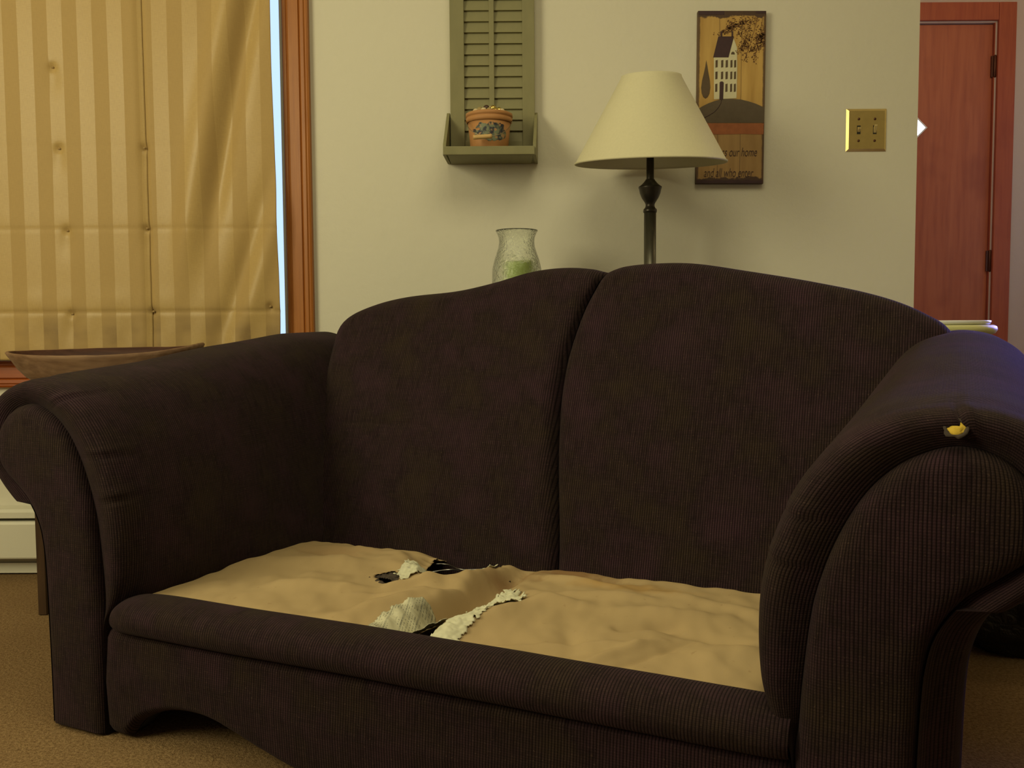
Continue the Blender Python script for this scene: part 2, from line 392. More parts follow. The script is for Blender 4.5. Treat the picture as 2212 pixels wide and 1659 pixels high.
# ------------------------------------------------------------------ room shell
WY = 2.64; DY = 4.10; CX = 1.143
struct(boxo('floor', (-2.5, 3.4, -2.2, 4.3, -0.05, 0.0), CARPET))
struct(boxo('ceiling', (-2.5, 3.4, -2.2, 4.3, 2.42, 2.5), CEIL))
wx0, wx1, wz0, wz1 = -1.95, -0.640, 0.625, 2.10          # window opening in the back wall
wb = bmesh.new()
box(wb, -2.5, wx0, WY, WY + 0.13, 0, 2.42); box(wb, wx1, CX, WY, WY + 0.13, 0, 2.42)
box(wb, wx0, wx1, WY, WY + 0.13, 0, wz0); box(wb, wx0, wx1, WY, WY + 0.13, wz1, 2.42)
struct(from_bm('wall_back', wb, WALL))
struct(boxo('wall_left', (-2.5, -2.4, -2.2, WY, 0, 2.42), WALL))
struct(boxo('wall_front', (-2.4, 3.3, -2.2, -2.1, 0, 2.42), WALL))
wr = bmesh.new()                                        # right wall with a daylight window, out of frame
box(wr, 2.6, 2.7, -2.1, 2.90, 0, 2.42); box(wr, 2.6, 2.7, 3.80, DY, 0, 2.42)
box(wr, 2.6, 2.7, 2.90, 3.80, 0, 0.75); box(wr, 2.6, 2.7, 2.90, 3.80, 1.95, 2.42)
struct(from_bm('wall_right', wr, WALL))
struct(boxo('wall_hall_side', (CX - 0.10, CX, WY + 0.13, DY, 0, 2.42), HALL))
dx0, dx1, dz1 = 1.40, 2.104, 2.000                        # door opening
wh = bmesh.new()
box(wh, CX - 0.1, dx0, DY, DY + 0.12, 0, 2.42); box(wh, dx1, 2.6, DY, DY + 0.12, 0, 2.42); box(wh, dx0, dx1, DY, DY + 0.12, dz1, 2.42)
struct(from_bm('wall_hall', wh, HALL))

# window_1 : reveal, sash and glass behind the curtain; casing in front of the wall
w1 = bpy.data.objects.new('window_1', None); COL.objects.link(w1); w1.location = (0, WY, 0); struct(w1)
boxo('window_frame', (wx0, wx1, 0.10, 0.128, wz0, wz0 + 0.03), SASH, w1); boxo('window_frame', (wx0, wx1, 0.10, 0.128, wz1 - 0.03, wz1), SASH, w1)
boxo('window_frame', (wx0, wx0 + 0.03, 0.10, 0.128, wz0 + 0.03, wz1 - 0.03), SASH, w1); boxo('window_frame', (wx1 - 0.004, wx1, 0.002, 0.128, wz0 + 0.03, wz1 - 0.03), SASH, w1)
boxo('window_pane', (wx0 + 0.03, wx1 - 0.004, 0.112, 0.116, wz0 + 0.03, wz1 - 0.03), PANE, w1)
w2 = bpy.data.objects.new('window_2', None); COL.objects.link(w2); w2.location = (2.6, 3.35, 0); struct(w2)
for d in ((0.02, 0.06, -0.45, 0.45, 0.75, 0.79), (0.02, 0.06, -0.45, 0.45, 1.91, 1.95), (0.02, 0.06, -0.45, -0.41, 0.79, 1.91), (0.02, 0.06, 0.41, 0.45, 0.79, 1.91)):
    boxo('window_frame', d, SASH, w2)
boxo('window_pane', (0.037, 0.043, -0.41, 0.41, 0.79, 1.91), PANE, w2)

def casing_piece(name, prof, length, mat, parent, vertical, at):
    """prof = (across, out) outline; extruded along z (vertical) or x; out points to -y"""
    bm = bmesh.new()
    def p3(p, l): return (at[0] + p[0], at[1] - p[1], at[2] + l) if vertical else (at[0] + l, at[1] - p[1], at[2] + p[0])
    a = [bm.verts.new(p3(p, 0)) for p in prof]; b = [bm.verts.new(p3(p, length)) for p in prof]
    bm.faces.new(a); bm.faces.new(b[::-1])
    for i in range(len(prof)): bm.faces.new((a[i], a[(i + 1) % len(prof)], b[(i + 1) % len(prof)], b[i]))
    return from_bm(name, bm, mat, parent)
CP = [(0, 0), (0, 0.009), (0.003, 0.012), (0.011, 0.013), (0.013, 0.0105), (0.015, 0.0105), (0.018, 0.014), (0.042, 0.019), (0.047, 0.020), (0.050, 0.016), (0.053, 0.020), (0.062, 0.022), (0.066, 0.019), (0.069, 0.020), (0.074, 0.018), (0.075, 0.0)]
t1 = bpy.data.objects.new('trim_1', None); COL.objects.link(t1); t1.location = (0, WY, 0); struct(t1)
casing_piece('side_casing', CP, 1.66, TRIMW, t1, True, (-0.634, 0, 0.535))
CPm = [(-a, o) for a, o in CP]
casing_piece('side_casing', CPm, 1.66, TRIMW, t1, True, (-1.956, 0, 0.535))
casing_piece('head_casing', CP, 1.322, SILLW, t1, False, (-1.956, 0, 2.11))
casing_piece('bottom_casing', [(0.614 - 0.535 - a, o) for a, o in CP], 1.322, SILLW, t1, False, (-1.956, 0, 0.535))

# baseboard heater under the window
h = empty('baseboard_heater', (-1.2, WY, 0.0045), 'cream enamel baseboard heater along the wall under the window', 'heater')
boxo('back_panel', (-1.15, 0.95, -0.008, -0.001, 0.03, 0.190), HEAT, h)
prism('top_hood', [(-0.001, 0.192), (-0.052, 0.192), (-0.060, 0.184), (-0.060, 0.168), (-0.057, 0.168), (-0.057, 0.182), (-0.05, 0.188), (-0.001, 0.188)], -1.15, 0.95, HEAT, h, 'x')
prism('front_panel', [(-0.060, 0.052), (-0.062, 0.056), (-0.062, 0.150), (-0.059, 0.157), (-0.050, 0.159), (-0.050, 0.155), (-0.057, 0.150), (-0.057, 0.052)], -1.15, 0.95, HEAT, h, 'x')
boxo('heating_core', (-1.14, 0.94, -0.045, -0.012, 0.06, 0.13), DARKM, h)
boxo('base_strip', (-1.15, 0.95, -0.020, -0.008, 0.001, 0.030), HEAT, h)
struct(boxo('baseboard_back', (-0.24, CX - 0.001, WY - 0.013, WY - 0.001, 0.001, 0.075), TRIMW, None, 0.003))

# door_1 in the hall
d1 = bpy.data.objects.new('door_1', None); COL.objects.link(d1); d1.location = (0, DY, 0); struct(d1)
DCX, DCZ, DS = 1.762, 1.556, 0.060                       # diamond light in the door leaf
bm = bmesh.new()
oc = [(dx0 + 0.004, 0.008), (dx1 - 0.004, 0.008), (dx1 - 0.004, dz1 - 0.004), (dx0 + 0.004, dz1 - 0.004)]
ic = [(DCX, DCZ - DS), (DCX + DS, DCZ), (DCX, DCZ + DS), (DCX - DS, DCZ)]
for y in (0.015, 0.050):
    o_ = [bm.verts.new((x, y, z)) for x, z in oc]; i_ = [bm.verts.new((x, y, z)) for x, z in ic]
    bm.faces.new((o_[0], o_[1], i_[1], i_[0])); bm.faces.new((o_[1], o_[2], i_[2], i_[1])); bm.faces.new((o_[2], o_[3], i_[3], i_[2])); bm.faces.new((o_[3], o_[0], i_[0], i_[3]))
    if y == 0.015: of, jf = o_, i_
for i in range(4):
    bm.faces.new((of[i], of[(i + 1) % 4], o_[(i + 1) % 4], o_[i])); bm.faces.new((jf[i], jf[(i + 1) % 4], i_[(i + 1) % 4], i_[i]))
from_bm('door_leaf', bm, DOORW, d1)
prism('door_glass', [(DCX, DCZ - DS), (DCX + DS, DCZ), (DCX, DCZ + DS), (DCX - DS, DCZ)], 0.030, 0.034, DIA, d1)
bm = bmesh.new()
for k in range(4):
    a, b = ic[k], ic[(k + 1) % 4]
    s1, s2 = 1.0, 0.86
    q = [(DCX + (p[0] - DCX) * s, DCZ + (p[1] - DCZ) * s) for s in (s1, s2) for p in (a, b)]
    vs = [bm.verts.new((x, y, z)) for y in (0.008, 0.02) for x, z in (q[0], q[1], q[3], q[2])]
    bm.faces.new(vs[:4]); bm.faces.new(vs[4:][::-1])
    for i in range(4): bm.faces.new((vs[i], vs[(i + 1) % 4], vs[4 + (i + 1) % 4], vs[4 + i]))
from_bm('glass_bead', bm, PLATE, d1)
for zc in (1.815, 0.975, 0.25):
    hg = lathe('hinge', [(0.0, -0.048), (0.004, -0.048), (0.0062, -0.044), (0.0062, 0.044), (0.004, 0.048), (0.0, 0.048)], HINGE, d1, 12, loc=(dx1 + 0.002, 0.002, zc))
    boxo('hinge_leaf', (dx1 - 0.012, dx1 + 0.010, 0.004, 0.010, zc - 0.045, zc + 0.045), HINGE, hg)
t2 = bpy.data.objects.new('trim_2', None); COL.objects.link(t2); t2.location = (0, DY, 0); struct(t2)
boxo('side_casing', (dx1 + 0.006, dx1 + 0.082, -0.018, -0.001, 0.0, 2.082), CASEW, t2, 0.004)
boxo('side_casing', (dx0 - 0.082, dx0 - 0.006, -0.018, -0.001, 0.0, 2.082), CASEW, t2, 0.004)
boxo('head_casing', (dx0 - 0.005, dx1 + 0.005, -0.018, -0.001, 2.006, 2.082), CASEW, t2, 0.004)
boxo('door_stop', (dx0, dx1, 0.052, 0.064, dz1 - 0.02, dz1 - 0.001), CASEW, t2)
boxo('jamb_liner', (dx1 - 0.003, dx1 + 0.006, 0.0005, 0.11, 0.0, dz1), CASEW, t2)

# ------------------------------------------------------------------ curtain
cu = empty('window_curtain', (0, 2.585, 0), 'gold and tan striped tufted fabric shade covering the window', 'curtain')
SEAMX = -1.005                                          # the stitched vertical seam
tufts = [(-1.245, 1.20), (-1.23, 0.975), (-1.225, 0.745), (-0.672, 0.762), (-1.255, 1.42), (-1.01, 1.20), (-1.01, 0.98), (-1.0, 0.75), (-1.60, 0.745), (-1.6, 0.975), (-1.6, 1.2)]
seams = [0.750, 0.980, 1.207, 1.435, 1.66, 1.89]
def curtain_y(x, z):
    d = 0.006 * nz(x * 2.2, z * 0.7) + 0.003 * nz(x * 7, z * 1.3, 4)
    r = sstep(SEAMX, SEAMX + 0.12, x)
    cx = -0.79 + (z - 1.2) * 0.20 + 0.05 * (z - 1.2) ** 2                                   # long diagonal fold on the right panel
    d += 0.020 * math.exp(-((x - cx) / 0.030) ** 2) * r * sstep(0.80, 1.15, z)
    d -= 0.016 * math.exp(-((x - cx + 0.065) / 0.040) ** 2) * r * sstep(0.75, 1.0, z)
    cx2 = -0.80 + (z - 0.8) * 0.33
    d += 0.013 * math.exp(-((x - cx2 - 0.03) / 0.028) ** 2) * r * math.exp(-((z - 0.85) / 0.22) ** 2)
    d -= 0.009 * math.exp(-((x - cx2 - 0.085) / 0.03) ** 2) * r
    for i, s in enumerate(seams):
        w = (0.38, 0.2, 0.06, 0.03, 0.03, 0.03)[i]
        d += w * 0.007 * math.exp(-((z - s) / 0.005) ** 2); d -= w * 0.006 * math.exp(-((z - s - 0.03) / 0.03) ** 2) * (0.6 + nz(x * 14, i))
    for tx, tz in tufts:
        q = ((x - tx) ** 2 + (z - tz) ** 2); d += 0.008 * math.exp(-q / 0.00010) + 0.004 * math.exp(-((x - tx) ** 2 / 0.0005 + (z - tz + 0.03) ** 2 / 0.0016))
    d += 0.0015 * math.sin((x + 1.25) / 0.0815 * 2 * PI) * math.exp(-((z - 0.69) / 0.045) ** 2)  # rippled bottom hem
    return d
def edge_x(z): return -0.646 - 0.006 * sstep(0.7, 1.3, z) + 0.0025 * math.sin((z - 0.7) * 5.2) + 0.002 * nz(z * 6, 2.0)
X0c = -1.93
def fL(s, t):
    z = 0.618 + t * 1.50; xe = SEAMX - 0.004 * (z - 1.2); x = X0c + (xe - X0c) * s
    return (x, curtain_y(x, z) + 0.006 * sstep(0.97, 1.0, s), z, (x - 0.0 + 0.0012 * nz(z * 3, x * 5), z))
def fR(s, t):
    z = 0.618 + t * 1.50; xs = SEAMX - 0.004 * (z - 1.2) - 0.004; x = xs + (edge_x(z) - xs) * s
    return (x, curtain_y(x, z) + 0.003 + 0.006 * (1 - sstep(0.0, 0.05, s)), z, (x * 0.97 + 0.013 + 0.0012 * nz(z * 3, x * 5), z))
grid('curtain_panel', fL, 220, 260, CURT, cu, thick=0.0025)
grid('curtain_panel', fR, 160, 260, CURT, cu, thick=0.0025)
for tx, tz in tufts:
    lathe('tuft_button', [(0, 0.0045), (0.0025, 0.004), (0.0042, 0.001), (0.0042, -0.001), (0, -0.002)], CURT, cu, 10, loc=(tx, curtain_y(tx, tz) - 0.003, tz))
boxo('head_rail', (X0c, -0.65, -0.012, 0.03, 2.10, 2.14), SASH, cu)

# ------------------------------------------------------------------ sofa
TH = math.radians(25.5)
sofa = empty('loveseat', (-0.706, 1.566, 0), 'dark brown ribbed loveseat with rolled arms, seat cushions missing and torn tan deck', 'sofa', None, -TH)
WD = 1.150
BF = [(0, 0.0), (0, 0.10), (0, 0.165), (-0.006, 0.200), (-0.030, 0.232), (-0.046, 0.28), (-0.050, 0.35), (-0.044, 0.41), (-0.028, 0.465), (-0.004, 0.518), (0.036, 0.568), (0.083, 0.600), (0.135, 0.615), (0.190, 0.618), (0.240, 0.603), (0.280, 0.574), (0.298, 0.535), (0.294, 0.485), (0.272, 0.440), (0.235, 0.402), (0.190, 0.376), (0.168, 0.335), (0.160, 0.28), (0.156, 0.15), (0.152, 0.0)]
PF = [(0, 0.0), (0, 0.10), (0, 0.165), (0.0, 0.200), (0.004, 0.235), (0.007, 0.28), (0.014, 0.35), (0.023, 0.40), (0.044, 0.46), (0.072, 0.512), (0.105, 0.547), (0.140, 0.567), (0.168, 0.574), (0.196, 0.570), (0.224, 0.554), (0.246, 0.525), (0.252, 0.490), (0.243, 0.458), (0.215, 0.432), (0.180, 0.405), (0.155, 0.370), (0.143, 0.335), (0.137, 0.28), (0.133, 0.15), (0.131, 0.0)]
BB = [(-0.03, 0.0), (-0.04, 0.10), (-0.048, 0.165), (-0.05, 0.20), (-0.048, 0.24), (-0.030, 0.29), (-0.014, 0.34), (0.002, 0.41), (0.014, 0.48), (0.032, 0.56), (0.062, 0.630), (0.100, 0.672), (0.145, 0.690), (0.190, 0.693), (0.238, 0.680), (0.275, 0.648), (0.293, 0.600), (0.290, 0.550), (0.272, 0.500), (0.235, 0.445), (0.200, 0.400), (0.186, 0.350), (0.181, 0.28), (0.178, 0.15), (0.172, 0.0)]
SUB = 9
BFc, PFc, BBc = catmull(BF, SUB), catmull(PF, SUB), catmull(BB, SUB)
NP = len(BFc)
arc = [0.0]
for a, b in zip(BFc, BFc[1:]): arc.append(arc[-1] + math.dist(a, b))
# sections: (n, w_front_offset, w_back)
def arm_sections():
    out = []
    R = 0.034
    for k in range(15):                                   # rounded padded front roll
        ph = k / 14 * 1.0
        off = 1 - (1 - ph) ** 2.0
        n = 0.012 - 0.030 * math.sin(min(1, ph * 1.25) * PI * 0.62) + 0.075 * ph ** 2.2
        out.append((n, -0.04 + 1.04 * off, 0.0))
    for k in range(1, 31):
        n = out[14][0] + (0.87 - out[14][0]) * k / 30
        out.append((n, 1.0, interp([(0.0, 0.0), (0.05, 0.02), (0.27, 0.27), (0.465, 0.62), (0.70, 0.95), (0.87, 1.0)], n)))
    return out
SECS = arm_sections()
def make_arm(side):
    arm_name = 'armrest'
    bm = bmesh.new(); uvl = bm.loops.layers.uv.new('UVMap'); rings = []; U = [0.0]
    for k in range(1, len(SECS)):
        U.append(U[-1] + math.hypot(SECS[k][0] - SECS[k - 1][0], (SECS[k][1] - SECS[k - 1][1]) * 0.07))
    for si, (n, w, wb) in enumerate(SECS):
        ring = []
        for i in range(NP):
            pf, bf, bb = PFc[i], BFc[i], BBc[i]
            a = pf[0] + (bf[0] - pf[0]) * w; z = pf[1] + (bf[1] - pf[1]) * w
            if i > NP * 0.80: wo = sstep(0.005, 0.08, n) * sstep(2, 14, si); a = pf[0] + (bf[0] + 0.024 - pf[0]) * wo; z = pf[1] + (bf[1] - pf[1]) * wo
            a += (bb[0] - bf[0] - (0.024 if i > NP * 0.80 else 0)) * wb; z += (bb[1] - bf[1]) * wb
            # gathered pleats around the curve of the roll, fading into the arm
            fade = math.exp(-max(0, n - 0.01) / 0.045) * sstep(0, 4, si)
            q = arc[i]
            nn = n
            for pc, amp in (((0.64, 0.0042), (0.505, 0.0038), (0.43, 0.0038)) if side < 0 else ((0.745, 0.005), (0.50, 0.002), (0.44, 0.002))):
                d = q - pc
                g = -amp * math.exp(-(d / 0.0036) ** 2) + 0.6 * amp * math.exp(-((d - 0.010) / 0.008) ** 2)
                if pf[1] > 0.2 and i < NP * 0.62:
                    nn -= g * 0.9 * fade; cx, cz = 0.13, 0.42
                    L = math.hypot(a - cx, z - cz) or 1; a += (a - cx) / L * g * fade; z += (z - cz) / L * g * fade
            wv = 0.0025 * nz(q * 6, n * 5, side) * sstep(0.03, 0.1, n)
            ring.append(bm.verts.new((side_x(side, a + wv * 0.7), nn, max(0.004, z + wv))))
        rings.append(ring)
    for k in range(len(rings) - 1):
        for i in range(NP - 1):
            f = bm.faces.new((rings[k][i], rings[k][i + 1], rings[k + 1][i + 1], rings[k + 1][i])); f.smooth = True
            for lp, uv in zip(f.loops, ((U[k], arc[i]), (U[k], arc[i + 1]), (U[k + 1], arc[i + 1]), (U[k + 1], arc[i]))): lp[uvl].uv = uv
    f = bm.faces.new(rings[-1]); 
    bmesh.ops.recalc_face_normals(bm, faces=bm.faces[:])
    me = bpy.data.meshes.new(arm_name); bm.to_mesh(me); bm.free()
    arm = link(arm_name, me, UPH, sofa)
    # padded front panel
    bm = bmesh.new(); uvl = bm.loops.layers.uv.new('UVMap')
    nor = []
    for i in range(NP):
        p, q = PFc[max(0, i - 1)], PFc[min(NP - 1, i + 1)]; dx, dz = q[0] - p[0], q[1] - p[1]; L = math.hypot(dx, dz)
        nor.append((dz / L, -dx / L))                     # points inwards (outline runs clockwise)
    rings = []; puv = {}
    for ins, n in ((0.0, 0.026), (0.0005, 0.012), (0.003, 0.001), (0.008, -0.007), (0.016, -0.012), (0.026, -0.0145)):
        ring = []
        for i in range(NP):
            p = PFc[i]; k = 1.0 if p[1] > 0.012 else 0.6
            zlim = 0.003 + ins * 0.25
            v = bm.verts.new((side_x(side, p[0] + nor[i][0] * ins), n, max(zlim, p[1] + nor[i][1] * ins)))
            ring.append(v); puv[v] = (v.co.x - side * nor[i][0] * (n + 0.0145) * 0.8, v.co.z - nor[i][1] * (n + 0.0145) * 0.8)
        rings.append(ring)
    for r1, r2 in zip(rings, rings[1:]):
        for i in range(NP):
            j = (i + 1) % NP; bm.faces.new((r1[i], r1[j], r2[j], r2[i]))
    bm.faces.new(rings[-1])
    bmesh.ops.recalc_face_normals(bm, faces=bm.faces[:])
    for f in bm.faces:
        f.smooth = len(f.verts) < 5
        for lp in f.loops: lp[uvl].uv = puv[lp.vert]
    bmesh.ops.triangulate(bm, faces=[f for f in bm.faces if len(f.verts) > 4])
    for f in bm.faces: f.smooth = True
    me = bpy.data.meshes.new('arm_front_panel'); bm.to_mesh(me); bm.free()
    link('arm_front_panel', me, UPH, sofa)
    return arm
def side_x(side, a): return -a if side < 0 else WD + a
armL = make_arm(-1); armR = make_arm(1)
# yellow foam showing through a hole in the right roll
fo = bmesh.new(); bmesh.ops.create_icosphere(fo, subdivisions=3, radius=1)
for v in fo.verts:
    r = 1 + 0.35 * nz(v.co.x * 2.5, v.co.y * 2.5, v.co.z * 2.5)
    v.co = Vector((v.co.x * 0.0100 * r, v.co.y * 0.0028 * r, v.co.z * 0.0095 * r))
FOAMOBJ = from_bm('exposed_foam', fo, FOAM, armR, True)
FOAMOBJ['label'] = 'yellow foam showing through a hole'

# back: two padded halves
OUT_L = [(-0.085, 0.62), (-0.075, 0.68), (-0.062, 0.712), (-0.041, 0.735), (0.032, 0.766), (0.12, 0.784), (0.257, 0.796), (0.350, 0.814), (0.439, 0.836), (0.518, 0.843), (0.584, 0.838), (0.62, 0.829)]
OUT_R = [(0.595, 0.822), (0.623, 0.830), (0.668, 0.842), (0.75, 0.846), (0.82, 0.842), (0.917, 0.825), (1.055, 0.798), (1.183, 0.766), (1.264, 0.731), (1.312, 0.690), (1.33, 0.62)]
SEAM = [(0.10, 0.605), (0.241, 0.603), (0.469, 0.568), (0.611, 0.560), (0.729, 0.580), (0.829, 0.620)]
def back_half(side):
    bm = bmesh.new(); uvl = bm.loops.layers.uv.new('UVMap')
    NU, NF, NA, NB = 110, 130, 16, 12
    V = []; UVs = []
    for i in range(NU + 1):
        s = i / NU; col = []; uc = []
        # outline column in u at the crest
        if side < 0: u_out = -0.085; sm = lambda z: smooth_interp(SEAM, z)
        else: u_out = 1.33
        d_seam = (1 - s) if side < 0 else s                # 0 at seam
        L = 0.68
        ds = d_seam * L; do = (1 - d_seam) * L
        ks = math.sqrt(max(0, 1 - (1 - min(1, ds / 0.032)) ** 2)); ko = math.sqrt(max(0, 1 - (1 - min(1, do / 0.075)) ** 2))
        def U_at(z):
            us = smooth_interp(SEAM, z) + (0.0015 if side > 0 else -0.0015)
            uo = u_out
            return us + (uo - us) * d_seam
        # crest height from outline at that u
        uc0 = U_at(0.83); zt = smooth_interp(OUT_L if side < 0 else OUT_R, uc0)
        rr = 0.050
        L2 = 0.0
        def put(z, n, arcv, drop=0.0):
            u = U_at(min(0.829, z + 0.829 - zt if z > zt - 0.12 else z))
            nn = n + (1 - ks) * 0.026 + (1 - ko) * 0.10 + 0.004 * nz(u * 4, z * 4, 3)
            bul = 0.018 * math.sin(PI * min(1, max(0, (z - 0.15) / 0.65))) * ks * ko
            nn -= bul
            if side < 0: nn += 0.0022 * math.exp(-((z - 0.487 - 0.004 * nz(u * 12, 1.0)) / 0.005) ** 2) * sstep(0.0, 0.06, u) * (1 - sstep(0.22, 0.32, u))
            col.append(bm.verts.new((u, nn, z))); uc.append((u, arcv))
        zc = zt - rr                                     # centre of crest arc
        zz0 = 0.16; lean = 0.40; base_n = 0.470
        for k in range(NF + 1):
            z = zz0 + (zc + 0.010 - zz0) * k / NF; put(z, base_n + lean * z, z * 1.08)
        nf = base_n + lean * (zc + 0.010); lastz = zc + 0.010
        for k in range(1, NA + 1):
            ph = math.radians(22) + (PI - math.radians(22)) * k / NA
            # ellipse-like crest
            c0n = nf + 0.055 * math.cos(math.radians(22)); 
            n = c0n - 0.055 * math.cos(ph); z = zc + 0.010 - rr * math.sin(math.radians(22)) * 0.8 + (rr - 0.002) * math.sin(ph)
            put(z, n, lastz * 1.08 + 0.05 * (ph - 0.38))
        nb = c0n + 0.055; zb = zc - 0.005
        for k in range(1, NB + 1):
            z = zb + (0.03 - zb) * k / NB; put(z, nb + (0.885 - nb) * sstep(0, 1, k / NB) * 0.8, 1.1 + (zb - z))
        V.append(col); UVs.append(uc)
    for i in range(NU):
        for j in range(len(V[0]) - 1):
            f = bm.faces.new((V[i][j], V[i + 1][j], V[i + 1][j + 1], V[i][j + 1])); f.smooth = True
            for lp, uv in zip(f.loops, (UVs[i][j], UVs[i + 1][j], UVs[i + 1][j + 1], UVs[i][j + 1])): lp[uvl].uv = uv
    bmesh.ops.recalc_face_normals(bm, faces=bm.faces[:])
    me = bpy.data.meshes.new('back_cushion'); bm.to_mesh(me); bm.free()
    return link('back_cushion', me, UPH, sofa)
back_half(-1); back_half(1)

# front rail roll and apron
def rail_fn(s, t):
    u = 0.010 + (WD - 0.014) * s
    sag = 0.003 * math.sin(PI * s) + 0.0015 * nz(u * 5, 1.0)
    pts = [(0.004, 0.190), (-0.012, 0.192), (-0.022, 0.203), (-0.024, 0.218), (-0.016, 0.234), (0.0, 0.244), (0.02, 0.249), (0.045, 0.248), (0.068, 0.238), (0.085, 0.215), (0.088, 0.190)]
    pc = RAILC; q = pc[min(len(pc) - 1, int(round(t * (len(pc) - 1))))]
    k = 1 - 0.55 * math.exp(-s * WD / 0.020) - 0.12 * math.exp(-(1 - s) * WD / 0.012)
    return (u, 0.03 + (q[0] - 0.03) * k, 0.20 + (q[1] + sag - 0.20) * k, (u, t * 0.24))
RAILC = catmull([(0.004, 0.190), (-0.012, 0.192), (-0.022, 0.203), (-0.024, 0.218), (-0.016, 0.234), (0.0, 0.244), (0.02, 0.249), (0.045, 0.248), (0.068, 0.238), (0.085, 0.215), (0.088, 0.190)], 4)
grid('front_rail', rail_fn, 160, 40, UPH, sofa)
ARCH = [(0.0, 0.004), (0.044, 0.004), (0.060, 0.022), (0.078, 0.040), (0.114, 0.058), (0.156, 0.070), (0.202, 0.073), (0.242, 0.068), (0.285, 0.055), (0.336, 0.038), (0.40, 0.020), (0.47, 0.007), (0.52, 0.004)]
def arch(u):
    u = min(u, WD - u); return max(0.004, smooth_interp(ARCH, u))
def apron_fn(s, t):
    u = WD * s; z0 = arch(u); 
    K = [(0.0, 0.016), (0.03, 0.002), (0.10, -0.006), (0.5, -0.010), (0.9, -0.004), (0.965, 0.003), (1.0, 0.014)]
    z = z0 + (0.194 - z0) * t
    e = min(u, WD - u); side = 0.012 * math.exp(-e / 0.008)
    return (u, interp(K, t) * 1.0 + side + 0.001 * nz(u * 8, z * 8), z, (u, z))
ap = grid('front_apron', apron_fn, 200, 40, UPH, sofa)
bmk = bmesh.new()                                         # plywood/lining behind the apron arch
pv = [(WD * i / 60, 0.018, arch(WD * i / 60)) for i in range(61)]
a = [bmk.verts.new(p) for p in pv]; b = [bmk.verts.new((p[0], 0.05, p[2])) for p in pv]
c = [bmk.verts.new((p[0], 0.05, 0.19)) for p in pv]
for i in range(60): bmk.faces.new((a[i], a[i + 1], b[i + 1], b[i])); bmk.faces.new((b[i], b[i + 1], c[i + 1], c[i]))
from_bm('apron_lining', bmk, BLACKLINER, sofa)
boxo('seat_base', (-0.02, WD + 0.02, 0.06, 0.60, 0.10, 0.150), BLACKLINER, sofa)
boxo('back_lining', (-0.04, WD + 0.06, 0.80, 0.86, 0.03, 0.60), BLACKLINER, sofa)
for x, y in ((0.0, 0.80), (WD - 0.04, 0.80)):
    boxo('leg', (x, x + 0.05, y - 0.03, y + 0.02, 0.001, 0.04), DARKW, sofa)

# seat deck cloth with tears
def inpoly(x, y, P_):
    c = False; n = len(P_)
    for i in range(n):
        x1, y1 = P_[i]; x2, y2 = P_[(i + 1) % n]
        if (y1 > y) != (y2 > y) and x < (x2 - x1) * (y - y1) / (y2 - y1) + x1: c = not c
    return c
GAP = [(0.375, 0.445), (0.366, 0.49), (0.35, 0.70), (0.56, 0.70), (0.512, 0.54), (0.505, 0.47), (0.475, 0.415), (0.43, 0.425)]
H1 = [(0.337, 0.318), (0.345, 0.348), (0.355, 0.360), (0.378, 0.345), (0.398, 0.310), (0.392, 0.288), (0.369, 0.290)]
H2 = [(0.548, 0.052), (0.568, 0.085), (0.582, 0.11), (0.590, 0.145), (0.607, 0.125), (0.608, 0.095), (0.612, 0.067), (0.600, 0.045)]
H3 = [(0.619, 0.186), (0.616, 0.207), (0.629, 0.214), (0.638, 0.193)]
H4 = [(0.629, 0.312), (0.630, 0.334), (0.641, 0.326), (0.640, 0.312)]
def ridge(u, n, u1, n1, u2, n2, w, h):
    dx, dy = u2 - u1, n2 - n1; L = dx * dx + dy * dy
    t = max(0, min(1, ((u - u1) * dx + (n - n1) * dy) / L)); d = math.hypot(u - u1 - t * dx, n - n1 - t * dy)
    return 1.45 * h * math.exp(-(d / w) ** 2) * (0.35 + 0.65 * math.sin(PI * (0.1 + 0.8 * t)))
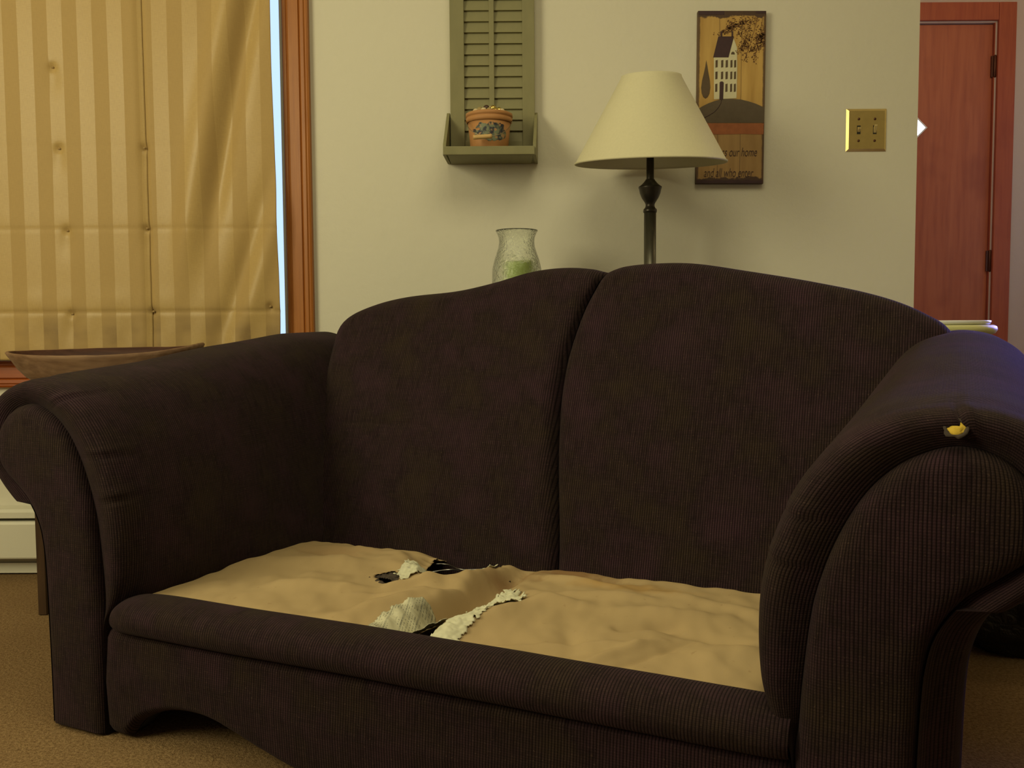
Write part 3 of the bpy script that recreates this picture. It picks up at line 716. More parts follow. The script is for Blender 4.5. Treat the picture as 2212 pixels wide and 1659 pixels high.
RIDGES = [
    (0.07, 0.10, 0.35, 0.30, 0.05, 0.004), (0.05, 0.30, 0.30, 0.42, 0.035, 0.007), (0.22, 0.20, 0.50, 0.27, 0.02, 0.006), (0.33, 0.40, 0.46, 0.33, 0.02, 0.009),
    (0.40, 0.28, 0.50, 0.38, 0.012, 0.010), (0.35, 0.22, 0.52, 0.33, 0.010, -0.006), (0.43, 0.10, 0.49, 0.25, 0.030, 0.012), (0.36, 0.12, 0.42, 0.24, 0.025, -0.004),
    (0.50, 0.36, 0.53, 0.50, 0.022, 0.014), (0.56, 0.20, 0.56, 0.50, 0.030, -0.030), (0.545, 0.10, 0.575, 0.30, 0.028, -0.028), (0.52, 0.20, 0.52, 0.40, 0.016, 0.006),
    (0.62, 0.10, 0.70, 0.29, 0.030, 0.012), (0.70, 0.29, 0.76, 0.30, 0.020, 0.010), (0.66, 0.33, 0.86, 0.37, 0.018, 0.007), (0.76, 0.24, 0.83, 0.10, 0.018, -0.006),
    (0.72, 0.07, 0.90, 0.16, 0.014, 0.006), (0.66, 0.06, 0.80, 0.06, 0.012, 0.004), (0.83, 0.28, 0.99, 0.33, 0.025, 0.009), (0.90, 0.26, 1.08, 0.22, 0.018, -0.006),
    (0.93, 0.20, 0.86, 0.07, 0.012, 0.006), (0.97, 0.22, 0.90, 0.07, 0.009, -0.005), (0.86, 0.22, 0.93, 0.27, 0.012, -0.008), (1.02, 0.16, 1.10, 0.28, 0.03, 0.008),
    (0.60, 0.45, 0.78, 0.43, 0.012, 0.006), (0.62, 0.50, 0.80, 0.49, 0.018, -0.005), (0.85, 0.42, 1.05, 0.38, 0.02, 0.006), (0.10, 0.44, 0.28, 0.40, 0.018, -0.005),
    (0.13, 0.48, 0.30, 0.47, 0.02, 0.006), (0.30, 0.47, 0.40, 0.38, 0.018, 0.007), (0.16, 0.12, 0.20, 0.30, 0.02, -0.003)]
def deck_z(u, n):
    z = 0.230 + 0.006 * sstep(0.0, 0.1, n)
    z += 0.007 * math.exp(-((u - 0.22) / 0.16) ** 2 - ((n - 0.36) / 0.18) ** 2) + 0.010 * math.exp(-((u - 0.82) / 0.2) ** 2 - ((n - 0.30) / 0.16) ** 2)
    z += 0.0045 * nz(u * 9, n * 9, 5) + 0.004 * nz(u * 18 + n * 8, n * 15, 9) + 0.0018 * nz(u * 42, n * 30 + u * 15, 4)
    for r in RIDGES: z += ridge(u, n, *r)
    z -= 0.030 * sstep(0.51, 0.58, n) + 0.010 * (1 - sstep(0.035, 0.075, n))
    z -= 0.018 * (1 - sstep(-0.01, 0.05, u)) + 0.018 * sstep(1.09, 1.14, u)
    # hem rolling down into the gap at the back
    g = min(math.hypot(u - gx, n - gy) for gx, gy in GAPL)
    z -= 0.012 * math.exp(-(g / 0.02) ** 2) + 0.026 * math.exp(-((u - 0.445) / 0.055) ** 2 - ((n - 0.43) / 0.055) ** 2)
    return z
GAPL = [(0.375, 0.445), (0.40, 0.435), (0.43, 0.425), (0.455, 0.42), (0.475, 0.415), (0.49, 0.44), (0.505, 0.47), (0.508, 0.50), (0.512, 0.54), (0.37, 0.47), (0.366, 0.49), (0.36, 0.52)]
def deck_fn(s, t):
    u = -0.02 + (WD + 0.04) * s; n = 0.035 + 0.56 * t
    return (u, n, deck_z(u, n), (u, n))
def wob(u, n): return (u + 0.004 * nz(u * 90, n * 90, 1), n + 0.004 * nz(u * 90, n * 90, 6))
deck = grid('seat_deck', deck_fn, 300, 150, DECK, sofa, skip=lambda u, n: any(inpoly(*wob(u, n), h_) for h_ in (GAP, H1, H2, H3, H4)), thick=0.0012)
deck['label'] = 'tan muslin deck cloth with torn holes'
def patch(name, poly, mat, lift, rag=0.006, res=0.002, crump=0.004, parent=deck, bendfn=None, holes=()):
    us = [p[0] for p in poly]; ns = [p[1] for p in poly]
    u0_, u1_, n0_, n1_ = min(us) - 0.008, max(us) + 0.008, min(ns) - 0.008, max(ns) + 0.008
    nu = int((u1_ - u0_) / res) + 1; nv = int((n1_ - n0_) / res) + 1
    def f(s, t):
        u = u0_ + (u1_ - u0_) * s; n = n0_ + (n1_ - n0_) * t
        z = deck_z(u, n) + lift + crump * (nz(u * 70, n * 60, 2) * 0.6 + nz(u * 160, n * 160, 8) * 0.4)
        if bendfn: z += bendfn(u, n)
        return (u, n, z, (u, n))
    def sk(u, n):
        uu = u + rag * nz(u * 120, n * 120, 3); nn = n + rag * nz(u * 120, n * 120, 7)
        return (not inpoly(uu, nn, poly)) or any(inpoly(uu, nn, h_) for h_ in holes)
    return grid(name, f, nu, nv, mat, parent, skip=sk, thick=0.001)
p1 = patch('stuffing_tuft', [(0.379, 0.335), (0.365, 0.398), (0.378, 0.440), (0.413, 0.415), (0.424, 0.377), (0.405, 0.318), (0.392, 0.325)], TORN, 0.005, 0.008, 0.002, 0.010)
p1['label'] = 'white stuffing by the small hole'
p2 = patch('dark_stuffing', [(0.330, 0.315), (0.340, 0.352), (0.358, 0.368), (0.388, 0.345), (0.402, 0.302), (0.392, 0.28), (0.365, 0.284)], CHAR, -0.003, 0.009, 0.002, 0.010, holes=([(0.35, 0.30), (0.36, 0.33), (0.39, 0.31), (0.385, 0.29)],))
p2['label'] = 'dirty dark stuffing in the small hole'
T2 = [(0.505, 0.040), (0.487, 0.112), (0.488, 0.150), (0.496, 0.188), (0.510, 0.206), (0.534, 0.212), (0.560, 0.200), (0.590, 0.165), (0.596, 0.140), (0.584, 0.11), (0.572, 0.085), (0.550, 0.050)]
p3 = patch('printed_cloth', T2, PRINT, 0.006, 0.004, 0.002, 0.0025, bendfn=lambda u, n: 0.0014 * math.sin((u * 0.9 + n) * 170) + 0.003 * math.exp(-((u - 0.52) / 0.03) ** 2))
p3['label'] = 'whitish printed cloth exposed by the tear'
p5 = patch('torn_batting', [(0.621, 0.168), (0.607, 0.202), (0.600, 0.257), (0.613, 0.289), (0.602, 0.341), (0.632, 0.335), (0.668, 0.285), (0.668, 0.24), (0.650, 0.204), (0.648, 0.170)], TORN, 0.004, 0.010, 0.002, 0.010, holes=(H3, H4))
p5['label'] = 'torn white batting with small holes'
p6 = patch('torn_batting', [(0.609, 0.050), (0.614, 0.101), (0.607, 0.155), (0.630, 0.185), (0.652, 0.180), (0.650, 0.116), (0.655, 0.059), (0.64, 0.045)], TORN, 0.003, 0.008, 0.002, 0.005)
p6['label'] = 'white strip of torn batting'
p7 = patch('torn_batting', [(0.492, 0.455), (0.488, 0.475), (0.505, 0.49), (0.522, 0.475), (0.515, 0.455)], TORN, 0.006, 0.004, 0.002, 0.004)
def spring(name, pts, r=0.0018): return tube(name, pts, r, SPRING, deck)
spring('spring_wire', [(0.35 + 0.20 * k / 14, 0.475 + 0.03 * math.sin(k * 0.45), 0.212 - 0.004 * math.cos(k * 0.6)) for k in range(15)])
spring('spring_wire', [(0.36 + 0.16 * k / 10, 0.50 + 0.012 * math.sin(k), 0.222) for k in range(11)], 0.0014)
box_l = boxo('torn_lining', (0.34, 0.57, 0.40, 0.60, 0.160, 0.170), BLACKLINER, sofa)

# ------------------------------------------------------------------ wall shelf made from a shutter
sh = empty('shutter_shelf', (-0.050, 2.621, 1.18), 'sage green louvered shutter with a small box shelf hanging on the wall', 'shelf')
ZB, ZT = -0.018, 0.76
boxo('stile', (-0.1165, -0.077, -0.008, 0.017, ZB, ZT), SAGE, sh, 0.002)
boxo('stile', (0.084, 0.118, -0.008, 0.017, ZB, ZT), SAGE, sh, 0.002)
boxo('bottom_rail', (-0.077, 0.084, -0.006, 0.014, ZB, 0.040), SAGE, sh, 0.002)
boxo('top_rail', (-0.077, 0.084, -0.010, 0.014, 0.70, ZT), SAGE, sh, 0.002)
boxo('center_bar', (-0.008, 0.006, -0.0075, 0.004, 0.040, 0.70), SAGE, sh, 0.0015)
pitch = 0.0298
sl = bmesh.new(); box(sl, -0.035, 0.035, -0.002, 0.002, -0.0172, 0.0172); bmesh.ops.recalc_face_normals(sl, faces=sl.faces[:])
slm = bpy.data.meshes.new('slat'); sl.to_mesh(slm); sl.free(); slm.materials.append(SAGE)
for cxs, wid in ((-0.0425, 0.069), (0.045, 0.078)):
    for k in range(22):
        o = bpy.data.objects.new('slat', slm); COL.objects.link(o); o.parent = sh
        o.scale = (wid / 0.07, 1, 1); o.location = (cxs, 0.003, 0.0545 + pitch * k); o.rotation_euler = (math.radians(-13), 0, math.radians(random.uniform(-0.3, 0.3)))
# box shelf: slanted side boards, floor board, front lip
for xb, xf in ((-0.1265, -0.130), (0.1185, 0.1095)):
    bm = bmesh.new()
    pr_ = [(0.017, 0.118), (0.004, 0.118), (-0.120, 0.008), (-0.122, -0.020), (0.017, -0.020)]
    a = [bm.verts.new((xb + (xf - xb) * (0.017 - y) / 0.139, y, z)) for y, z in pr_]
    b = [bm.verts.new((xb + (xf - xb) * (0.017 - y) / 0.139 + 0.008, y, z)) for y, z in pr_]
    bm.faces.new(a); bm.faces.new(b[::-1])
    for i in range(5): bm.faces.new((a[i], a[(i + 1) % 5], b[(i + 1) % 5], b[i]))
    from_bm('side_board', bm, SAGE, sh)
boxo('shelf_board', (-0.117, 0.108, -0.1235, 0.017, -0.021, -0.009), SAGE, sh, 0.001)
boxo('front_lip', (-0.129, 0.1135, -0.135, -0.1235, -0.021, 0.001), SAGE, sh, 0.002)

# bucket on that shelf
bk = empty('wooden_bucket', (-0.0575, 2.548, 1.1715), 'small tan wooden bucket with painted berries and wire handle on the green shelf', 'bucket')
bk_r = lambda z: 0.043 + (0.053 - 0.043) * z / 0.088
lathe('bucket_body', [(0, 0.0), (0.043, 0.0), (0.0445, 0.002), (0.053, 0.088), (0.0505, 0.088), (0.042, 0.006), (0, 0.006)], TERRA, bk, 48)
lathe('rim_band', [(0.0535, 0.072), (0.0558, 0.074), (0.0562, 0.082), (0.0545, 0.083), (0.0545, 0.085), (0.0568, 0.086), (0.0565, 0.093), (0.0540, 0.0945), (0.0505, 0.093), (0.0505, 0.080)], TERRA, bk, 48)
def decal_fn(s, t):
    z = 0.020 + 0.046 * t; a = math.radians(-140 + 108 * s); r = bk_r(z) + 0.0012
    return (r * math.cos(a), r * math.sin(a), z, (s, t))
def decal_skip(u, v):
    return (u - 0.5) ** 2 / 0.25 + (v - 0.5) ** 2 / 0.25 > 0.85 + 0.7 * nz(u * 7, v * 4, 1)
dc = grid('berry_painting', decal_fn, 50, 26, DECAL, bk, skip=decal_skip); dc['label'] = 'painted blue berries and green leaves'
hp = [(-0.056, 0.0, 0.078)] + [(-0.056 * math.cos(PI * k / 16) * 1.0, -0.030 - 0.038 * math.sin(PI * k / 16), 0.078 - 0.050 * math.sin(PI * k / 16)) for k in range(1, 16)] + [(0.056, 0.0, 0.078)]
tube('wire_handle', hp, 0.0009, WIRE, bk, 6)
g0 = Vector((-0.036, -0.066, 0.0265)); g1 = Vector((0.008, -0.070, 0.0285))
gp = [g0.lerp(g1, k / 8) for k in range(9)]
tube('wooden_grip', gp, 0.0052, GRIP, bk, 12)
def ball(name, loc, r, mat, label, group):
    b_ = bmesh.new(); bmesh.ops.create_icosphere(b_, subdivisions=3, radius=r); o = from_bm(name, b_, mat, None, True); o.location = loc
    tag(o, label, 'ball', group); return o
G = 'balls heaped in the small bucket'
LB = {'gold': (GOLDB, 'shiny gold ball in the heap on the shelf bucket'), 'cream': (CREAMB, 'cream ball in the heap on the shelf bucket'), 'brown': (BROWNB, 'dark brown ball topping the shelf bucket'), 'tan': (TANB, 'olive tan ball in the heap on the shelf bucket')}
bx, by, bz = -0.0575, 2.548, 1.1715; bk.scale = (1.12, 1.12, 1.12)
lay = [(-0.031, -0.024, 'cream'), (-0.012, -0.034, 'cream'), (0.002, -0.036, 'tan'), (0.016, -0.032, 'gold'), (0.031, -0.022, 'cream'),
       (-0.022, -0.008, 'tan'), (-0.006, -0.014, 'brown'), (0.010, -0.016, 'gold'), (0.024, -0.006, 'gold'), (-0.036, -0.003, 'tan'), (0.037, 0.0, 'tan'),
       (-0.014, 0.012, 'cream'), (0.004, 0.006, 'cream'), (0.020, 0.014, 'gold'), (0.0, 0.028, 'tan'), (-0.028, 0.018, 'cream'), (0.033, 0.020, 'cream')]
RANK = ['leftmost', 'second from the left', 'third from the left', 'fourth from the left', 'fifth from the left', 'sixth from the left', 'rightmost']
KIND = {'gold': 'shiny gold balls', 'cream': 'cream balls', 'brown': 'dark brown balls', 'tan': 'olive tan balls'}
def ball_label(x, kd):
    xs = sorted(a for a, b, c in lay if c == kd); i = xs.index(x)
    if kd == 'brown': return 'single dark brown ball topping the bucket heap'
    return '%s of the %s in the bucket' % ('rightmost' if i == len(xs) - 1 else RANK[i], KIND[kd])
for x, y, kd in lay:
    d = math.hypot(x, y); z = 0.0985 + 0.013 * max(0, 1 - (d / 0.036) ** 2)
    ball({'gold': 'gold_ball', 'cream': 'cream_ball', 'brown': 'brown_ball', 'tan': 'tan_ball'}[kd], (bx + x * 1.12, by + y * 1.12, bz + z * 1.12 - 0.004), 0.0088, LB[kd][0], ball_label(x, kd), G)
fill = lathe('bucket_filling', [(0, 0.089), (0.050, 0.089), (0.050, 0.086), (0, 0.086)], DARKW, bk, 24)

# ------------------------------------------------------------------ primitive painting
ar = empty('wall_plaque', (0.6140, WY - 0.012, 1.3350), 'tall distressed wooden plaque painted with a white house above lettering', 'plaque', None)
ar.rotation_euler = (0, math.radians(0.35), 0)
AW, AH = 0.0945, 0.2365
boxo('board', (-AW, AW, -0.006, 0.0105, -AH, AH), ART, ar, 0.002)
def AP(cx, cy): return ((cx - 388) / 3.95 / 762 * 1.0, (833 - cy) / 3.95 / 777)    # crop measurements to metres
def art(name, pts, mat, d0=0.0, d=0.0006, raw=False, par=None):
    q = pts if raw else [AP(*p) for p in pts]
    return prism(name, q, -0.0062 - d0 - d, -0.0058, mat, par or ar)
YA = -0.0062
hill = [(110, 930), (150, 905), (200, 880), (260, 858), (330, 845), (400, 843), (470, 848), (540, 865), (600, 885), (667, 915), (667, 1045), (108, 1045)]
art('painted_hill', hill, A_HILL)
art('painted_band', [(104, 1048), (668, 1048), (665, 1075), (666, 1110), (664, 1142), (500, 1138), (300, 1142), (104, 1138)], A_RED)
hw = art('painted_house', [(240, 495), (362, 495), (403, 338), (432, 415), (436, 600), (434, 838), (330, 843), (246, 848)], A_WHITE, 0.0002)
art('painted_roof', [(275, 322), (404, 322), (362, 497), (234, 497)], A_DARK, 0.0006)
art('painted_chimney', [(293, 278), (307, 278), (307, 324), (293, 324)], A_DARK, 0.0006); art('painted_chimney', [(385, 278), (397, 278), (397, 326), (385, 326)], A_DARK, 0.0006)
for cx_, cols in ((0, (263, 310, 348)), (1, (387, 418))):
    for x in cols:
        for y0_, y1_ in ((518, 578), (614, 676), (716, 782)):
            if x == 310 and y0_ == 716: continue
            w = 9 if cx_ == 0 else 8
            art('painted_window', [(x - w, y0_ + 4), (x + w, y0_), (x + w, y1_), (x - w, y1_ + 4)], A_TREE, 0.0008, par=None)
art('painted_door', [(291, 705), (300, 698), (316, 698), (325, 708), (322, 850), (291, 850)], A_DARK, 0.0008)
art('painted_fanlight', [(382, 472), (386, 456), (398, 448), (410, 456), (414, 472)], A_TREE, 0.0008)
art('painted_tree', [(176, 522), (186, 570), (194, 620), (208, 690), (213, 750), (206, 800), (190, 830), (174, 840), (156, 828), (142, 795), (137, 750), (144, 690), (160, 620), (170, 570)], A_TREE, 0.0004)
path = [(308, 850), (304, 880), (285, 915), (250, 955), (200, 985), (160, 1005)]
tube('painted_path', [(AP(*p)[0], YA - 0.0008, AP(*p)[1]) for p in path], 0.0009, A_DARK, ar, 5)
vb = bmesh.new(); rv = random.Random(3)
def dot(x, z, r):
    c_ = [vb.verts.new((x + r * math.cos(k * PI / 3) * 1.25, YA - 0.0009, z + r * math.sin(k * PI / 3))) for k in range(6)]
    e_ = [vb.verts.new((v.co.x, YA + 0.0003, v.co.z)) for v in c_]
    vb.faces.new(c_)
    for k in range(6): vb.faces.new((c_[k], c_[(k + 1) % 6], e_[(k + 1) % 6], e_[k]))
branches = []
for (x0_, y0_, x1_, y1_) in [(560, 150, 300, 290), (540, 150, 350, 250), (560, 170, 440, 460), (600, 160, 490, 530), (640, 180, 570, 540), (660, 200, 630, 430), (590, 300, 660, 300), (520, 300, 460, 430), (610, 330, 560, 430), (640, 170, 330, 200), (660, 260, 600, 340), (500, 170, 250, 300), (420, 150, 360, 260), (480, 150, 450, 330), (530, 240, 500, 420), (640, 260, 650, 400)]:
    branches.append([AP(x0_ + (x1_ - x0_) * t, y0_ + (y1_ - y0_) * t + 26 * math.sin(t * PI)) for t in [k / 10 for k in range(11)]])
    for k in range(62):
        t = rv.random() ** 0.8; x, z = AP(x0_ + (x1_ - x0_) * t + rv.uniform(-26, 26), y0_ + (y1_ - y0_) * t + 26 * math.sin(t * PI) + rv.uniform(-18, 18))
        if abs(x) < AW - 0.003 and z < AH - 0.003: dot(x, z, rv.uniform(0.0008, 0.0015))
be = from_bm('painted_berries', vb, A_BROWN, ar); be['kind'] = 'stuff'
for br in branches[2:5] + branches[8:9]:
    tube('painted_branch', [(x, YA - 0.0001, z) for x, z in br], 0.0006, A_BROWN, ar, 5)
tp = bmesh.new()
for (xa, xb, za, zb) in [(-AW + 0.002, -0.022, 0.2255, AH - 0.001), (0.065, AW - 0.002, 0.229, AH - 0.001), (-AW + 0.002, AW - 0.004, -AH + 0.001, -0.2265)]:
    n_ = 24; pp = [(xa + (xb - xa) * k / n_, (za if za > 0 else zb) + 0.004 * nz(k * 0.9, za * 50)) for k in range(n_ + 1)]
    e = zb if za > 0 else za
    f1 = [tp.verts.new((x, YA - 0.0004, z)) for x, z in pp] ; f2 = [tp.verts.new((x, YA - 0.0004, e)) for x, z in pp]
    for k in range(n_): tp.faces.new((f1[k], f1[k + 1], f2[k + 1], f2[k]))
from_bm('worn_edge', tp, A_DARK, ar)['kind'] = 'stuff'
def text(name, body, cx_, cy_, w, h_, mat, par, d=-0.0068):
    c = bpy.data.curves.new(name, 'FONT'); c.body = body; c.size = 1; c.shear = 0.25; c.extrude = 0.004; c.align_x = 'CENTER'; c.align_y = 'CENTER'; c.offset = -0.012
    o = bpy.data.objects.new('tmp', c); COL.objects.link(o); bpy.context.view_layer.update()
    me = bpy.data.meshes.new_from_object(o.evaluated_get(bpy.context.evaluated_depsgraph_get())); bpy.data.objects.remove(o)
    xs = [v.co.x for v in me.vertices]; ys = [v.co.y for v in me.vertices]; sx = w / (max(xs) - min(xs)); sy = h_ / (max(ys) - min(ys))
    mx = (max(xs) + min(xs)) / 2; my = (max(ys) + min(ys)) / 2
    for v in me.vertices: v.co = Vector(((v.co.x - mx) * sx + cx_, d - v.co.z * 0.1, (v.co.y - my) * sy + cy_))
    me.name = name; return link(name, me, mat, par)
tx_, tz_ = AP(430, 1290); text('painted_lettering', 'Bless our home', tx_, tz_ , 0.122, 0.024, A_DARK, ar)
tx_, tz_ = AP(378, 1465); text('painted_lettering', 'and all who enter', tx_, tz_, 0.138, 0.024, A_DARK, ar)

# ------------------------------------------------------------------ switch plate
sp = empty('switch_plate', (0.998, WY, 1.247), 'square polished brass two-switch plate on the wall', 'switch plate')
bm = bmesh.new(); w_, h_ = 0.0565, 0.059
o_ = [bm.verts.new((x, -0.001, z)) for x, z in ((-w_, -h_), (w_, -h_), (w_, h_), (-w_, h_))]
i_ = [bm.verts.new((x * 0.885, -0.0065, z * 0.89)) for x, z in ((-w_, -h_), (w_, -h_), (w_, h_), (-w_, h_))]
bm.faces.new(i_)
for k in range(4): bm.faces.new((o_[k], o_[(k + 1) % 4], i_[(k + 1) % 4], i_[k]))
bm.faces.new(o_[::-1]); from_bm('cover_plate', bm, BRASS, sp)
for sx in (-0.0225, 0.0225):
    tg = boxo('toggle_slot', (sx - 0.005, sx + 0.005, -0.0072, -0.0062, -0.0118, 0.0118), DARKM, sp)
    bm = bmesh.new(); pts_ = [(-0.0072, -0.008), (-0.0072, 0.006), (-0.0150, 0.013), (-0.0165, 0.009)] if sx > 0 else [(-0.0072, 0.008), (-0.0072, -0.006), (-0.0150, 0.001), (-0.0165, 0.006)]
    prism('toggle', pts_, sx - 0.0036, sx + 0.0036, IVORYM, sp, 'x')
    for sz in (-0.030, 0.030):
        s_ = lathe('screw', [(0, -0.002), (0.0025, -0.0018), (0.0036, -0.0006), (0.0036, 0.001), (0, 0.001)], HINGE, sp, 14)
        s_.location = (sx, -0.0068, sz); s_.rotation_euler = (math.radians(-90), 0, 0)

# ------------------------------------------------------------------ sofa table with lamp and vase
ct = empty('console_table', (0.235, 2.48, 0), 'dark narrow console table behind the loveseat', 'table')
boxo('tabletop', (-0.36, 0.36, -0.115, 0.125, 0.585, 0.61), DARKW, ct, 0.003)
boxo('apron_frame', (-0.33, 0.33, -0.095, 0.105, 0.52, 0.585), DARKW, ct)
for x in (-0.33, 0.30):
    for y in (-0.098, 0.078): boxo('leg', (x, x + 0.03, y, y + 0.03, 0.001, 0.52), DARKW, ct)
LX, LY = 0.3615, 2.43
lp = empty('table_lamp', (LX, LY, 0.611), 'bronze candlestick table lamp with cream cone shade behind the loveseat', 'lamp')
k2 = 2.43 / 2.38
def zz(px_y): return 0.71 + (560 - px_y) * 0.00119 * k2 + (0.873 - 0.71) * k2 - 0.611
lathe('lamp_base', [(0, 0.0), (0.075, 0.0), (0.076, 0.006), (0.068, 0.014), (0.045, 0.022), (0.026, 0.034), (0.020, 0.05), (0.0155, 0.06), (0, 0.06)], BRONZE, lp, 48)
zc = zz(458)
lathe('lamp_column', [(0.0155, 0.058), (0.0157, 0.10), (0.0157, zc - 0.002), (0, zc - 0.002)], BRONZE2, lp, 40)
lathe('lamp_urn', [(0.0155, zc - 0.004), (0.0172, zc - 0.003), (0.0177, zc + 0.001), (0.0172, zc + 0.005), (0.0140, zc + 0.008), (0.0118, zc + 0.013), (0.0118, zc + 0.018), (0.015, zc + 0.024), (0.0215, zc + 0.034), (0.0265, zc + 0.046), (0.0285, zc + 0.056), (0.0300, zc + 0.060), (0.0300, zc + 0.063), (0.0265, zc + 0.065), (0.0195, zc + 0.071), (0.0135, zc + 0.078), (0.0112, zc + 0.082), (0, zc + 0.082)], BRONZE, lp, 48)
zs = zz(358); zt_ = zz(178)
lathe('lamp_neck', [(0.0098, zc + 0.080), (0.0098, zs + 0.02), (0.006, zs + 0.022), (0, zs + 0.022)], BRONZE, lp, 24)
lathe('lamp_socket', [(0.016, zs + 0.02), (0.018, zs + 0.03), (0.018, zs + 0.07), (0, zs + 0.075)], BRONZE2, lp, 24)
lathe('light_bulb', [(0.012, zs + 0.07), (0.014, zs + 0.085), (0.029, zs + 0.12), (0.026, zs + 0.145), (0.010, zs + 0.157), (0, zs + 0.158)], PLATE, lp, 24)
RB, RT = 0.1955, 0.0745
shd = lathe('lamp_shade', [(RB, 0), (RB + 0.0008, 0.004), (RB - 0.003, 0.006), (RT + 0.003, zt_ - zs - 0.005), (RT + 0.002, zt_ - zs), (RT, zt_ - zs), (RT + 0.0005, zt_ - zs - 0.006), (RB - 0.006, 0.006), (RB - 0.0025, 0.0)], SHADE, lp, 96, closed=True)
shd.location = (0, 0, zs); shd.rotation_euler = (math.radians(5.2), math.radians(-0.3), 0)
sp_ = bmesh.new()
spd = tube('shade_spider', [(-RT, 0, zt_ - 0.012), (0, 0, zt_ - 0.02), (RT, 0, zt_ - 0.012)], 0.0015, BRONZE, lp, 6)
tube('shade_harp', [(0.018 * math.cos(0), 0, zs + 0.03)] + [(0.055 * math.sin(PI * k / 12), 0, zs + 0.03 + (zt_ - zs - 0.05) * (1 - math.cos(PI * k / 12)) / 2) for k in range(1, 12)] + [(0, 0, zt_ - 0.02)], 0.0015, BRONZE, lp, 6)

VX, VY = 0.0145, 2.43
va = empty('hurricane_vase', (VX, VY, 0.611), 'clear crackled glass hurricane vase behind the left back cushion', 'vase')
kv = 2.43 / 2.38; vz = lambda Z: 0.71 + (Z - 0.71) * kv - 0.611
op = [(0.040, 0.0), (0.048, 0.004), (0.058, 0.04), (0.0665, 0.10), (0.0665, 0.16), (0.0640, vz(0.850)), (0.0590, vz(0.872)), (0.0520, vz(0.892)), (0.0475, vz(0.906)), (0.0460, vz(0.918)), (0.0470, vz(0.930)), (0.0520, vz(0.942)), (0.0550, vz(0.9465))]
ip = [(r - 0.0028, z) for r, z in op[::-1][:-2]]
lathe('glass_body', [(0, 0)] + op + [(0.0545, vz(0.9485))] + ip + [(0.045, 0.010), (0, 0.010)], CRACKLE, va, 72)
cd = lathe('candle', [(0, 0.011), (0.038, 0.011), (0.038, vz(0.866) ), (0.036, vz(0.869)), (0.0, vz(0.866))], CANDLE, va, 40, loc=(0.006, 0, 0)); cd['label'] = 'green pillar candle'
tube('candle_wick', [(0.006, 0, vz(0.865)), (0.007, 0, vz(0.872)), (0.009, 0, vz(0.876))], 0.0008, DARKM, cd, 6)

# ------------------------------------------------------------------ end table with dough bowl, left
et = empty('end_table', (-0.985, 2.39, 0), 'slim dark end table behind the left arm carrying the bowl', 'table')
boxo('tabletop', (-0.196, 0.205, -0.155, 0.13, 0.535, 0.552), DARKW, et, 0.003)
boxo('apron_frame', (-0.170, 0.175, -0.13, 0.11, 0.47, 0.535), DARKW, et)
for x in (-0.186, 0.17):
    for y in (-0.148, 0.10): boxo('leg', (x, x + 0.020, y, y + 0.020, 0.001, 0.535), DARKW, et, 0.002)
bw = empty('dough_bowl', (-1.045, 2.385, 0.553), 'long worn wooden dough bowl on the end table below the curtain', 'bowl')
def bowl_mesh():
    bm = bmesh.new(); N = 72; A_, B_ = 0.252, 0.118
    levels_out = [(0.40, 0.0), (0.55, 0.002), (0.68, 0.012), (0.80, 0.030), (0.885, 0.052), (0.945, 0.074), (0.985, 0.086), (1.0, 0.093)]
    levels_in = [(0.985, 0.096), (0.960, 0.095), (0.92, 0.078), (0.84, 0.052), (0.70, 0.030), (0.50, 0.016), (0.25, 0.010)]
    rings = []
    for s, z in levels_out + levels_in:
        ring = []
        for k in range(N):
            a = 2 * PI * k / N; ca, sa = math.cos(a), math.sin(a)
            ex = math.copysign(abs(ca) ** 0.9, ca); x = A_ * s * ex; y = B_ * s * sa
            lift = (z / 0.097) ** 2 * ((0.013 if ca > 0 else 0.002) * abs(ca) ** 4 + 0.002) + (z / 0.097) * (0.004 * ca - (0.011 * abs(sa) ** 2 if sa < 0 else -0.003 * abs(sa) ** 2))
            ring.append(bm.verts.new((x, y, max(0.0, z + lift + 0.001 * nz(x * 20, y * 20)))))
        rings.append(ring)
    for a, b in zip(rings, rings[1:]):
        for k in range(N): bm.faces.new((a[k], a[(k + 1) % N], b[(k + 1) % N], b[k]))
    bm.faces.new(rings[0]); bm.faces.new(rings[-1][::-1])
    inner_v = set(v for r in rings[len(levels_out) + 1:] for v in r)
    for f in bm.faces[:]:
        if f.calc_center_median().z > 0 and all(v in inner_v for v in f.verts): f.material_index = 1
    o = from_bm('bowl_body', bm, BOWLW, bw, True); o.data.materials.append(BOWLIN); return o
bowl_mesh()

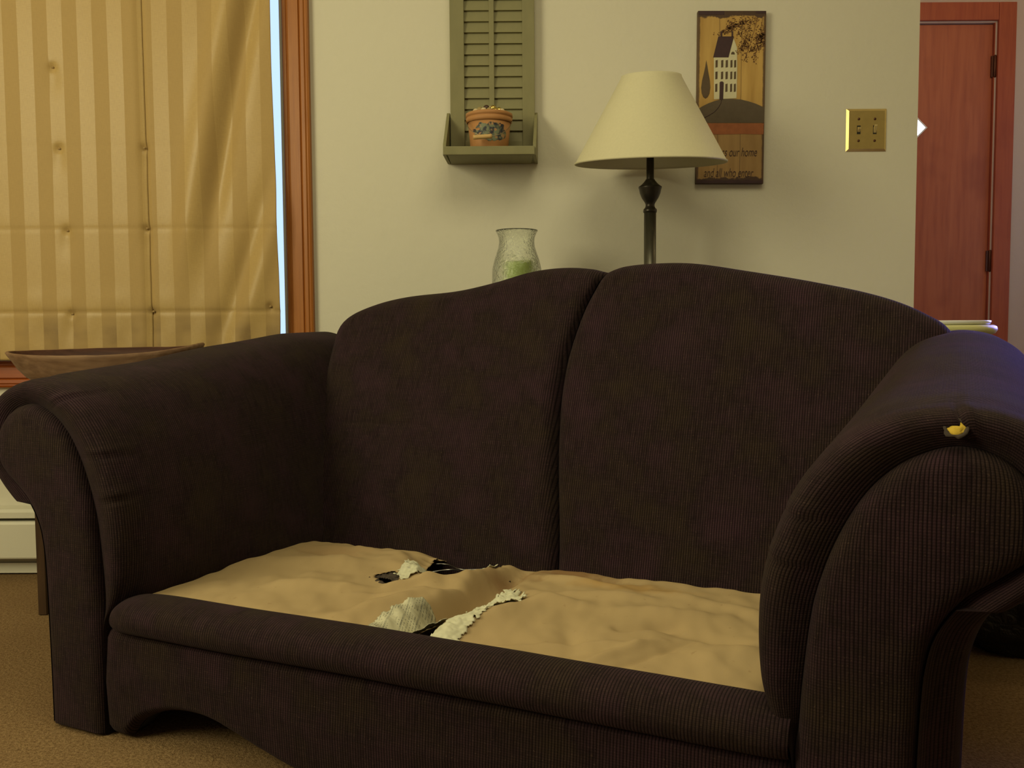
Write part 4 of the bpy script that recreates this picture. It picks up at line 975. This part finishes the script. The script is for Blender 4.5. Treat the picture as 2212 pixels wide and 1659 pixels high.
# ------------------------------------------------------------------ right side: cream table with dish, black bag
rt_ = empty('cream_side_table', (1.02, 2.30, 0), 'round cream painted side table behind the right arm', 'table')
rk = 2.30 / 2.2
zt2 = 0.71 + (0.700 - 0.71) * rk
lathe('tabletop', [(0, zt2 - 0.022), (0.150, zt2 - 0.022), (0.160, zt2 - 0.018), (0.165, zt2 - 0.010), (0.163, zt2 - 0.002), (0.156, zt2 + 0.002), (0, zt2 + 0.002)], CREAM, rt_, 64)
lathe('pedestal', [(0, zt2 - 0.022), (0.05, zt2 - 0.022), (0.03, zt2 - 0.05), (0.022, 0.3), (0.03, 0.12), (0.05, 0.07), (0.05, 0.05), (0, 0.05)], CREAM, rt_, 24)
lathe('foot', [(0, 0.05), (0.09, 0.05), (0.13, 0.03), (0.14, 0.002), (0, 0.002)], CREAM, rt_, 32)
pl = tag(lathe('white_plate', [(0, 0.0), (0.145, 0.0), (0.150, 0.003), (0.151, 0.009), (0.149, 0.0105), (0.140, 0.009), (0.12, 0.006), (0, 0.005)], PLATE, None, 64), 'shallow white plate lying on the cream side table', 'plate')
pl.location = (1.02, 2.30, zt2 + 0.0025)
bg_ = bmesh.new(); bmesh.ops.create_icosphere(bg_, subdivisions=5, radius=1)
for v in bg_.verts:
    c = v.co.copy(); r = 1 + 0.13 * nz(c.x * 2, c.y * 2, c.z * 2) + 0.05 * nz(c.x * 6, c.y * 6, c.z * 6)
    z = c.z * 0.17 * r; v.co = Vector((c.x * 0.26 * r, c.y * 0.13 * r, max(-0.125, z)))
bag = from_bm('bag_body', bg_, BAG, None, True)
be_ = empty('black_bag', (1.20, 1.97, 0.127), 'black glossy bag on the carpet beyond the right arm', 'bag')
bag.parent = be_
sq = bmesh.new(); rs = random.Random(5)
for k in range(60):
    x, z = rs.uniform(-0.24, 0.1), rs.uniform(0.03, 0.13)
    box(sq, x, x + 0.003, -0.1305 - rs.uniform(0, 0.004), -0.128, z, z + 0.002)
sqo = from_bm('sequins', sq, SPRING, be_); sqo['kind'] = 'stuff'
for x, y in ((-0.10, 0.0), (0.10, 0.0)):
    tube('bag_handle', [(x - 0.05, y, 0.12), (x - 0.03, y - 0.02, 0.175), (x, y - 0.025, 0.19), (x + 0.03, y - 0.02, 0.175), (x + 0.05, y, 0.12)], 0.006, BAG, be_, 8)

# ---- place the foam on the roll surface (right arm, top of the front roll)
bpy.context.view_layer.update()
best = None
for v in armR.data.vertices:
    d = math.dist(v.co, (1.3157, 0.0, 0.595))
    if (best is None or d < best[0]): best = (d, v.co.copy())
FOAMOBJ.location = best[1] + Vector((0, 0.0004, -0.0004)); FOAMOBJ.rotation_euler = (math.radians(-42), 0, 0)
he = lathe('torn_edge', [(0.0135, 0.0), (0.0125, 0.0012), (0.0098, 0.0010), (0.0085, -0.0012)], CHAR, armR, 22)
for v in he.data.vertices:
    r = 1 + 0.28 * nz(v.co.x * 160, v.co.y * 160, 2.0); v.co.x *= r; v.co.y *= r
he.location = best[1] + Vector((0, -0.0004, 0.0004)); he.rotation_euler = (math.radians(48), 0, 0)
